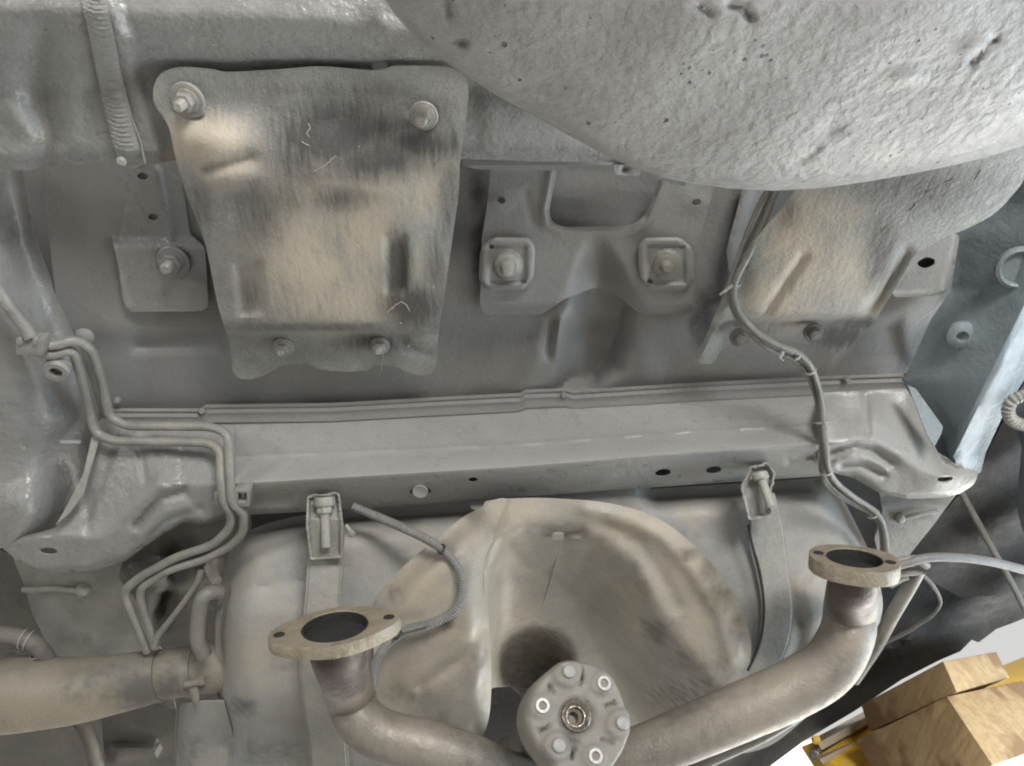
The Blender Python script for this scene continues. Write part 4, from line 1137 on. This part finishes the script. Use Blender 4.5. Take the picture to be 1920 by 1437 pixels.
MB().lathe(FC, AX, [(.030, -.75), (.030, -.16), (.036, -.13), (.044, -.10), (.050, -.06), (.062, -.036), (.050, -.028), (0.02, -.028)], 32).build("shaft_tube", M['filler'], shaft, sharp=50)
# ---------------------------------------------------------------- exhaust
def flange_frame(cpx, cpy, d, cosv, rot):
    """flange centre, normal (seen from above at a steep angle), long axis, short axis"""
    c = D(cpx, cpy, d)
    v = unit(CAM - c)
    right = np.array([1.0, 0, 0]); up = np.array([0, -SE, CE])
    right = unit(right - v * np.dot(right, v)); up = np.cross(v, right)
    if np.dot(up, np.array([0, -SE, CE])) < 0: up = -up
    cr, sr_ = math.cos(rot), math.sin(rot)
    R_, U_ = right * cr + up * sr_, up * cr - right * sr_
    n = unit(v * cosv + U_ * math.sqrt(1 - cosv * cosv))
    s = np.cross(n, R_)
    return c, n, R_, unit(s)
def exhaust(label, fl, path, radii, attrs, outline2d, thick, boreR, bolts, group="exhaust front pipes"):
    c, n, ax, sx = fl
    e = empty("exhaust_pipe", c, label, "exhaust pipe", group)
    # flange plate
    ol = spline(outline2d, .004, True)
    hole = [(boreR * math.cos(t), boreR * math.sin(t)) for t in np.linspace(0, 2 * math.pi, 40, endpoint=False)]
    # plate: ring between outline and hole, built radially so that it stays clean
    K = 72
    ang = np.linspace(0, 2 * math.pi, K, endpoint=False)
    oa = np.arctan2(ol[:, 1], ol[:, 0]); od = np.hypot(ol[:, 0], ol[:, 1])
    o_ = np.argsort(oa); oa, od = oa[o_], od[o_]
    rad_o = np.interp((ang + math.pi) % (2 * math.pi) - math.pi, np.r_[oa - 2 * math.pi, oa, oa + 2 * math.pi], np.r_[od, od, od])
    prof = [(0, -thick * 1.1, boreR), (0, -.001, boreR), (0, 0.0, boreR + .0012), (.5, 0, None), (.96, 0, None), (1, -.003, None), (1, -thick + .003, None), (.97, -thick, None), (.4, -thick, None)]
    vs, fs = [], []
    for (t, z, rr_) in prof:
        for k_ in range(K):
            R2 = rr_ if rr_ is not None else boreR + (rad_o[k_] - boreR) * t
            jig = 1 + (.006 * math.sin(k_ * 1.7) + .004 * math.sin(k_ * 4.1)) * (t > .9)
            p = c + (ax * math.cos(ang[k_]) + sx * math.sin(ang[k_])) * R2 * jig + n * z
            vs.append(p)
    for i in range(len(prof) - 1):
        for k_ in range(K):
            k2 = (k_ + 1) % K
            fs.append((i * K + k_, i * K + k2, (i + 1) * K + k2, (i + 1) * K + k_))
    MB().lathe(c - n * (thick + .0005), -n, [(radii[0] * 1.16, -.001), (radii[0] * 1.14, .0025), (radii[0] * 1.03, .006), (radii[0] * .98, .0065)], 36).build("weld_bead", M['exhaust'], e)
    fo = MB().add(vs, fs).build("pipe_flange", M['flange'], e, sharp=30)
    for (bx, by) in bolts:
        q = c + ax * bx + sx * by + n * .0006
        MB().lathe(q, n, [(.0072, -.001), (.0072, .0002), (.006, .0004), (0, .0001)], 18).build("bolt_hole", M['bore'], fo)  # black disc painted on the flange for the dark of a hole
    MB().lathe(c - n * thick * .90, n, [(boreR * .93, -.01), (boreR * .999, 0), (boreR * .999, thick * .85), (boreR * .95, thick * .85), (boreR * .94, .002), (0, .0)], 40).build("pipe_mouth", M['bore'], e)  # sooty wall; its black floor disc stands for the shaded depth
    p3 = [c - n * (thick + .001), c - n * (thick + .018)] + [P(*q) for q in path]
    pth = spline(p3, .010)
    tt = np.linspace(0, 1, len(pth)); rr2 = np.interp(tt, np.linspace(0, 1, len(radii)), radii)
    def at(V):
        return attrs(V)
    MB().tube(pth, rr2, 28).build("bent_pipe", M['exhaust'], e, sharp=60, attrs=at)
    return e
def near(V, px, py, h, r):
    q = P(px, py, h)
    return np.exp(-(np.linalg.norm(V - q, axis=1) / r) ** 2)
flL = flange_frame(628, 1174, 1.04, .43, math.radians(9))
s1 = 1.04 / FOC
oL = [(a * s1, b * s1) for a, b in [(-122, 0), (-116, 26), (-96, 44), (-62, 66), (0, 82), (60, 66), (92, 44), (112, 26), (122, 0), (114, -26), (92, -44), (60, -64), (0, -80), (-60, -64), (-94, -44), (-114, -26)]]
cL = flL[0]
eL = exhaust("left exhaust pipe with oval brassy flange and black mouth, bending right beneath", flL,
        [(655, 1300, .775), (672, 1345, .755), (715, 1378, .742), (790, 1396, .735), (870, 1418, .730), (960, 1455, .72), (1060, 1490, .71), (1180, 1520, .70)], [.036, .036, .037, .037, .036, .034, .033, .033],
        lambda V: {'soot_shade': np.clip(1.4 * near(V, 632, 1256, .685, .045) + 1.0 * near(V, 690, 1312, .70, .026) + .6 * near(V, 726, 1386, .70, .010) + .6 * near(V, 836, 1408, .70, .010), 0, 1),
                   'tan': np.clip(.8 * near(V, 660, 1310, .72, .03) + .6 * near(V, 780, 1370, .71, .05), 0, 1)}, oL, .017, 62 * s1, [(-.070, 0), (.070, 0)])
flR = flange_frame(1602, 1046, 1.12, .33, math.radians(-8))
s2 = 1.12 / FOC
oR = [(a * s2, b * s2) for a, b in [(-80, 0), (-78, 22), (-62, 50), (-30, 66), (0, 70), (34, 66), (62, 50), (76, 24), (78, 0), (76, -24), (60, -50), (30, -68), (0, -72), (-34, -66), (-62, -48), (-77, -22)]]
eR = exhaust("right exhaust pipe with thick rusty flange, sweeping left behind the drive shaft", flR,
        [(1594, 1140, .865), (1588, 1190, .84), (1555, 1248, .815), (1490, 1290, .80), (1400, 1330, .785), (1290, 1376, .77), (1180, 1420, .755), (1060, 1470, .74), (940, 1520, .73)], [.033, .037, .040, .043, .043, .042, .040, .038, .036, .036],
        lambda V: {'soot_shade': np.clip(1.4 * near(V, 1592, 1112, .80, .045) + .8 * near(V, 1584, 1165, .80, .035) + .7 * near(V, 1357, 1310, .745, .014) + .6 * near(V, 1300, 1340, .745, .014), 0, 1),
                   'tan': np.clip(.9 * near(V, 1610, 1200, .80, .03) + .7 * near(V, 1480, 1270, .78, .05) + .5 * near(V, 1400, 1340, .75, .06), 0, 1)}, oR, .021, 50 * s2, [(-.047, 0), (.046, 0)])
# thin shield lip seen under the right pipe
pxtube("pipe_seam", [(1560, 1300, .84), (1440, 1378, .815), (1330, 1430, .80), (1240, 1480, .79)], 9, M['steel'], eR, spl=True)

# ---------------------------------------------------------------- filler pipe, lower left
fp = empty("filler_pipe", P(200, 1290, .85), "thick dusty tan pipe from the left edge to the tank, with a hose band", "pipe")
p3 = [P(*q) for q in [(-120, 1330, .90), (-20, 1308, .92), (60, 1300, .93), (140, 1295, .94), (220, 1282, .955), (302, 1266, .968)]]
pth = spline(p3, .01)
rr3 = np.interp(np.linspace(0, 1, len(pth)), [0, .4, .7, 1], [.068, .066, .056, .0465])
MB().tube(pth, rr3, 32).build("bent_pipe", M['filler'], fp, sharp=60, attrs=lambda V: {'tan': np.clip(.9 * near(V, 60, 1340, .88, .09) + .6 * near(V, 180, 1330, .90, .06), 0, 1), 'soot_shade': np.clip(.9 * near(V, 270, 1300, .92, .04) + .7 * near(V, 150, 1265, .90, .06), 0, 1)})
hs = spline([P(298, 1267, .968), P(340, 1261, .972), P(380, 1256, .976), P(420, 1251, .980), P(480, 1243, .985)], .008)
MB().tube(hs, .044, 32).build("hose_sleeve", M['filler'], fp, sharp=60, attrs=lambda V: {'soot_shade': np.clip(.7 * near(V, 318, 1290, .93, .035), 0, 1), 'tan': .4 + 0 * V[:, 0]})
cdir = unit(P(380, 1256, .976) - P(340, 1261, .972)); cc = P(360, 1258.5, .974)
m = MB().lathe(cc - cdir * .008, cdir, [(.044, 0), (.0462, .0005), (.0467, .003), (.0460, .007), (.0467, .012), (.0462, .0165), (.044, .017)], 36)
m.build("hose_band", M['filler'], fp, sharp=30)
m = MB()
q0, q1 = P(348, 1284, .928), P(374, 1278, .931)
m.tube([q0, q1], .007, 10)
m.hexa(q1, q1 - q0, .0085, 0, .010)
m.tube([P(362, 1288, .925), P(366, 1305, .919), P(368, 1322, .915)], [.0075, .008, .005], 10)
m.build("band_screw", M['filler'], fp)

rt = tag(pxtube("rubber_hose", [(384, 1230, .93), (372, 1200, .94), (374, 1150, .955), (380, 1122, .965), (394, 1112, .975), (412, 1112, .985)], 15, M['cable'], spl=True), "short upright rubber hose bending into the tank above the clamped pipe", "hose")

# hydraulic fittings, far lower left
fr = empty("fuel_pipe", P(60, 1215, .98), "dark pipe with two wire spring clamps above the thick pipe's left end", "pipe")
MB().tube(spline([P(-60, 1183, .97), P(0, 1190, .97), P(50, 1200, .97), P(76, 1218, .968), P(100, 1260, .965), P(118, 1310, .962)], .01), .0155, 16).build("pipe_tube", M['shade'], fr)
for (a, b, dx, dy) in ((44, 1198, 1, .3), (54, 1202, 1, .35), (74, 1222, .7, .8), (80, 1230, .6, .9)):
    c = P(a, b, .97)
    d_ = unit(P(a + dx * 10, b + dy * 10, .969) - c)
    MB().lathe(c, d_, [(.0165, -.001), (.0185, -.001), (.0185, .001), (.0165, .001)], 24, closed=True).build("spring_clamp", M['steel'], fr)

# dark depth behind the tank, left
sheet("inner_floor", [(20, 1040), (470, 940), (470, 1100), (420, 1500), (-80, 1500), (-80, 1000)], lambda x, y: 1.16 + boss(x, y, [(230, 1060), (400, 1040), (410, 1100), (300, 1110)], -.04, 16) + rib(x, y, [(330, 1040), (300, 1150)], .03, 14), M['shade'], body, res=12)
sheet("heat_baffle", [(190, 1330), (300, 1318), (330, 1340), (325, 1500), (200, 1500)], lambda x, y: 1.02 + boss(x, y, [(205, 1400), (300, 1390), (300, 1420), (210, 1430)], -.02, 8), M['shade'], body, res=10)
lk = tag(pxtube("torsion_rod", [(140, 1340, 1.0), (165, 1380, .99), (182, 1440, .985), (190, 1480, .98)], 13, M['shade'], spl=True), "slim dull brown rod rising from the bottom edge, left of the tank", "rod")

# ---------------------------------------------------------------- brake lines, left
bl = empty("brake_lines", P(300, 820, 1.03), "pair of bent grey brake lines stepping across the left end of the crossmember", "brake line")
A = [(60, 640, .978), (98, 650, .985), (140, 636, 1.0), (172, 655, 1.01), (192, 720, 1.03), (205, 782, 1.035), (238, 799, 1.03), (395, 800, 1.025), (428, 812, 1.01), (432, 905, .970), (434, 945, .965), (458, 960, .975), (456, 1000, .98), (432, 1025, .98), (380, 1050, .98), (318, 1068, .98), (266, 1100, .98), (262, 1120, .98), (292, 1215, .97)]
B = [(60, 655, .978), (92, 668, .985), (136, 654, 1.0), (148, 690, 1.01), (168, 770, 1.035), (178, 812, 1.03), (212, 827, 1.022), (392, 830, 1.012), (414, 845, 1.0), (414, 905, .968), (420, 945, .965), (434, 962, .975), (432, 990, .98), (400, 1022, .98), (330, 1045, .98), (262, 1082, .98), (236, 1104, .98), (236, 1122, .98), (276, 1222, .97)]
for L_, r_ in ((A, 8.6), (B, 8.6)):
    pxtube("brake_pipe", L_, r_, M['line'], bl, fil=.018, n=14)
Cc = [(378, 1068, .985), (366, 1100, .98), (330, 1150, .975), (298, 1190, .97), (288, 1215, .965)]
pxtube("branch_pipe", Cc, 6, M['line'], bl, spl=True)
# large hose arriving from the upper left and the clip blocks
tag(pxtube("brake_hose", [(-40, 505, .955), (0, 552, .962), (28, 590, .966), (52, 622, .968), (58, 634, .966)], 13, M['line'], spl=True), "thick grey hose ending in the clip block at the left edge", "hose")
def clip(label, cx, cy, h, w, hgt, teeth, group=None):
    e = empty("line_clip", P(cx, cy, h), label, "clip", group)
    k_ = depth_of(cx, cy, h) / FOC
    c = P(cx, cy, h)
    up = unit(P(cx, cy - 10, h) - c); rt_ = np.array([1.0, 0, 0])
    MB().box(c, rt_ * w * k_, up * hgt * k_, np.array([0, 0, 1]) * .010).build("clip_body", M['clip'], e, bevel=.0018)
    for t in teeth:
        MB().box(c + rt_ * t * k_ + up * hgt * .85 * k_ - np.array([0, 0, .008]), rt_ * 4 * k_, up * 7 * k_, np.array([0, 0, 1]) * .006).build("clip_tooth", M['clip'], e, bevel=.001)
    return e
c1 = clip("grey plastic clip block holding the brake lines at the left edge, below the thick hose", 62, 645, .972, 26, 18, (-16, 12))
c2 = clip("grey double clip holding both brake lines on the crossmember's lower face", 424, 930, .978, 19, 16, (-10, 8))
c3 = empty("line_clip", P(457, 928, .974), "empty square clip on the crossmember, just right of the brake lines", "clip")
kc = depth_of(457, 928, .99) / FOC
m = MB(); c_ = P(457, 928, .974); up_ = unit(P(457, 918, .974) - c_); rt_ = np.array([1.0, 0, 0])
for (dx, dy, w, hh_) in ((-11, 0, 3, 19), (11, 0, 3, 19), (0, 17, 9, 3), (0, -14, 9, 6)):
    m.box(c_ + rt_ * dx * kc + up_ * dy * kc, rt_ * w * kc, up_ * hh_ * kc, np.array([0, 0, 1]) * .010)
m.build("clip_frame", M['clip'], c3, bevel=.001)
MB().box(c_ + up_ * 4 * kc, rt_ * 4 * kc, up_ * 9 * kc, np.array([0, 0, 1]) * .004).build("clip_tongue", M['clip'], c3, bevel=.001)
tag(MB().lathe(P(160, 628, 1.05), (0.2, 0, -1), [(.012, 0), (.014, .006), (.008, .010), (0, .011)], 10).build("seam_plug", M['pan'], body), None)

# ---------------------------------------------------------------- conduit over the tank
def corr_tube(name, pts, rpx, mat, parent=None, pitch=.0042, amp=.16, n=12):
    p3 = [P(*q) for q in pts]
    path = spline(p3, pitch / 4.0)
    seg = np.r_[0, np.cumsum(np.linalg.norm(np.diff(path, axis=0), axis=1))]
    s = np.arange(0, seg[-1], pitch / 4.0)
    path = np.column_stack([np.interp(s, seg, path[:, i]) for i in range(3)])
    dd = np.mean([depth_of(*p) for p in pts])
    r = rpx * dd / FOC * (1 + amp * np.sign(np.sin(s / pitch * 2 * math.pi + .3)) * .6)
    return MB().tube(path, r, n).build(name, mat, parent, sharp=25)
cd = empty("wire_conduit", P(860, 1080, .90), "dark ribbed wire conduit looping from the crossmember down over the tan shield", "conduit")
corr_tube("ribbed_tube", [(662, 950, .995), (700, 966, .985), (760, 992, .955), (815, 1020, .925), (848, 1050, .905), (866, 1082, .888), (866, 1118, .872), (846, 1150, .858), (806, 1170, .85), (766, 1180, .85), (738, 1198, .848), (716, 1222, .842), (702, 1252, .838), (700, 1290, .835)], 8.2, M['conduit'], cd)
for (a, b, h) in ((828, 1030, .905), (745, 1190, .836)):
    MB().lathe(P(a, b, h + .006), unit(P(a + 10, b + 6, h) - P(a, b, h)), [(.0075, -.002), (.0085, -.002), (.0085, .002), (.0075, .002)], 18, closed=True).build("cable_tie", M['dark'], cd)
pxtube("loose_wire", [(800, 1172, .842), (780, 1178, .84), (756, 1184, .838)], 3, M['cable'], cd, spl=True)

# ---------------------------------------------------------------- cable bundle on the right
cb = empty("cable_bundle", P(1500, 720, 1.0), "taped grey cable bundle winding down the right, across the crossmember", "cable")
base = [(1455, 350, 1.00), (1428, 420, 1.0), (1400, 480, 1.0), (1374, 535, .995), (1378, 580, .985), (1412, 622, .985), (1452, 648, .985), (1492, 664, .99), (1518, 692, .995), (1534, 740, 1.0), (1540, 790, .99), (1545, 840, .970), (1550, 880, .966), (1566, 908, .975), (1600, 936, .98), (1638, 962, .98), (1654, 992, .975), (1660, 1040, .965)]
def shift(pts, off):
    return [(a + off(i)[0], b + off(i)[1], c + off(i)[2]) for i, (a, b, c) in enumerate(pts)]
pxtube("cable", shift(base, lambda i: (3, -2, -.006)), 6.0, M['cable'], cb, spl=True)
pxtube("cable", shift(base, lambda i: (-6 - 4 * math.sin(i * 1.1), 5 + 3 * math.cos(i), .004)), 5.0, M['cable'], cb, spl=True)
pxtube("cable", shift(base[7:], lambda i: (-1 + 7 * math.sin(i * .8), 3, .0)), 4.2, M['cable'], cb, spl=True)
pxtube("cable", [(1442, 350, .995), (1416, 400, 1.0), (1392, 460, 1.0), (1364, 540, .99)], 4.5, M['cable'], cb, spl=True)
for i in (3, 7, 8, 10, 12, 15):
    a, b, c = base[i]; a2, b2, c2 = base[i + 1]
    dr = unit(P(a2, b2, c2) - P(a, b, c))
    MB().lathe(P(a - 1, b + 2, c - .001), dr, [(.0095, -.0018), (.0106, -.0016), (.0106, .0016), (.0095, .0018)], 18, closed=True).build("cable_tie", M['clip'], cb)
MB().tube([P(1372, 535, .985), P(1360, 545, .975), P(1349, 553, .970)], [.0024, .002, .0012], 6).build("tie_tail", M['clip'], cb)
MB().tube([P(1468, 660, .975), P(1462, 672, .97), P(1468, 678, .968)], [.0028, .0024, .002], 6).build("tie_tail", M['clip'], cb)

# cable leaving to the right with its branch
tag(pxtube("handbrake_cable", [(1660, 1066, .95), (1700, 1056, .948), (1740, 1046, .95), (1800, 1046, .955), (1860, 1054, .96), (1930, 1072, .97), (2000, 1095, .98)], 8.5, M['conduit'], spl=True), "single dark cable arching away to the right edge, above the dark sill", "cable")
cj = empty("cable_bracket", P(1715, 1062, .955), "small forked bracket where the cables part, right of the rusty flange", "bracket")
pxtube("bracket_arm", [(1672, 1056, .955), (1700, 1050, .953), (1722, 1048, .952), (1738, 1062, .95)], 8, M['steel'], cj)
pxtube("bracket_arm", [(1670, 1078, .96), (1700, 1074, .958), (1728, 1072, .955)], 7, M['steel'], cj)
pxtube("bracket_arm", [(1668, 1096, .965), (1692, 1082, .96), (1702, 1080, .958)], 8, M['steel'], cj)
tag(pxtube("fuel_line", [(1722, 1068, .965), (1702, 1105, .965), (1670, 1160, .96), (1640, 1215, .955), (1600, 1275, .95)], 13, M['filler'], spl=True), "grey tube slanting down behind the right exhaust pipe", "pipe")
tag(pxtube("wiring_loop", [(1725, 1075, 1.1), (1748, 1098, 1.1), (1762, 1130, 1.1), (1745, 1155, 1.1), (1722, 1170, 1.1), (1700, 1185, 1.1), (1655, 1208, 1.1)], 4.5, M['shade'], spl=True), "thin loop of old wiring hanging in the dark right of the exhaust", "cable")

# parts in the right-hand wheel bay
tag(corr_tube("brake_hose", [(1960, 735, .95), (1920, 742, .95), (1898, 752, .95), (1890, 770, .95), (1898, 788, .95), (1925, 798, .955), (1980, 800, .96)], 11, M['steel'], pitch=.006), "pale ribbed hose curling in from the right edge beside the rail", "hose")
sh = empty("trailing_arm", P(1890, 1000, 1.1), "dark arm, tinted with the blue haze, in the wheel bay at the right edge", "suspension arm")
sheet("arm_pressing", [(1905, 800), (1915, 840), (1910, 900), (1908, 960), (1930, 1040), (2050, 1100), (2050, 800)], lambda x, y: 1.10 + 0.05 * np.clip(1 - (x - 1900) / 40, 0, 1) ** 2, M['haze_blue'], sh, res=10, th=.004)
pxtube("arm_rod", [(1800, 920, 1.18), (1850, 1010, 1.17), (1900, 1100, 1.16), (1930, 1160, 1.15)], 6, M['shade'], sh, spl=True)
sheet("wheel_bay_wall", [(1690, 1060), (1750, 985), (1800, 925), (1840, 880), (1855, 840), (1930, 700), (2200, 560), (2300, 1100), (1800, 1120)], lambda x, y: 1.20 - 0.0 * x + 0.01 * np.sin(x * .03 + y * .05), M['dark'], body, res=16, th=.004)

# ---------------------------------------------------------------- wooden blocks on the lift arm, lower right
def block(name, O, A_, B_, C_, mat, label, group=None, parent=None, cat='wooden block', bev=.003):
    o, a, b, c = [D(*q) for q in (O, A_, B_, C_)]
    va, vb, vc = a - o, b - o, c - o
    m_ = MB().hexbox([o, o + va, o + va + vb, o + vb, o + vc, o + vc + va, o + vc + va + vb, o + vc + vb])
    ob = m_.build(name, mat, parent, bevel=bev)
    if label: tag(ob, label, cat, group)
    return ob
G = "wooden blocks stacked on the lift arm"
block("wooden_block", (1768, 1240, 1.55), (1614, 1322, 1.86), (1794, 1298, 1.50), (1868, 1222, 1.80), M['wood'], "upper wooden block wedged under the dark sill, smaller of the two", G)
block("wooden_block", (1775, 1306, 1.49), (1606, 1388, 1.80), (1862, 1436, 1.38), (1918, 1276, 1.72), M['wood'], "lower and larger wooden block, nearest to the bottom right corner", G)
la = empty("lift_arm", D(1600, 1420, 1.9), "yellow lift arm with a worn beige rail and round pin, left of the wooden blocks", "lift arm")
block("arm_beam", (1535, 1455, 1.88), (1500, 1400, 1.95), (1620, 1500, 1.75), (2300, 1130, 2.5), M['yellow'], None, parent=la, bev=.004)
block("worn_rail", (1533, 1394, 1.86), (1541, 1408, 1.86), (1527, 1384, 1.95), (1640, 1335, 2.0), M['beige'], None, parent=la)
block("worn_rail", (1536, 1424, 1.84), (1544, 1434, 1.84), (1530, 1416, 1.92), (1640, 1372, 1.98), M['beige'], None, parent=la)
block("rail_gap_shade", (1540, 1404, 1.90), (1546, 1424, 1.90), (1530, 1400, 1.98), (1650, 1345, 2.04), M['dark'], None, parent=la)  # dark block standing for the shaded gap between the two rails
MB().lathe(D(1527, 1416, 1.83), unit(CAM - D(1527, 1416, 1.83)) + np.array([-.3, 0, -.2]), [(.012, -.03), (.013, 0), (.012, .006), (.006, .008), (0, .008)], 20).build("round_pin", M['oily'], la)
MB().box(D(1530, 1388, 1.84), (.008, 0, 0), (0, .008, 0), (0, 0, .006)).build("pin_lug", M['yellow'], la, bevel=.001)

# white wall of the workshop, seen past the blocks
quad("wall", (2.2, 7.5, 0), (9.0, 4.0, 0), (9.0, 4.0, 6.0), (2.2, 7.5, 6.0), M['wall'])
wl = MB(); 
w0, w1 = np.array([2.2, 7.5, 0]), np.array([9.0, 4.0, 0])
area_lamp("wall_fill_lamp", (3.2, 2.2, 1.2), (4.6, 6.0, 2.2), 1.2, 2600.0, (1.0, 0.98, 0.95))  # unseen lamp added to bring the wall up to white
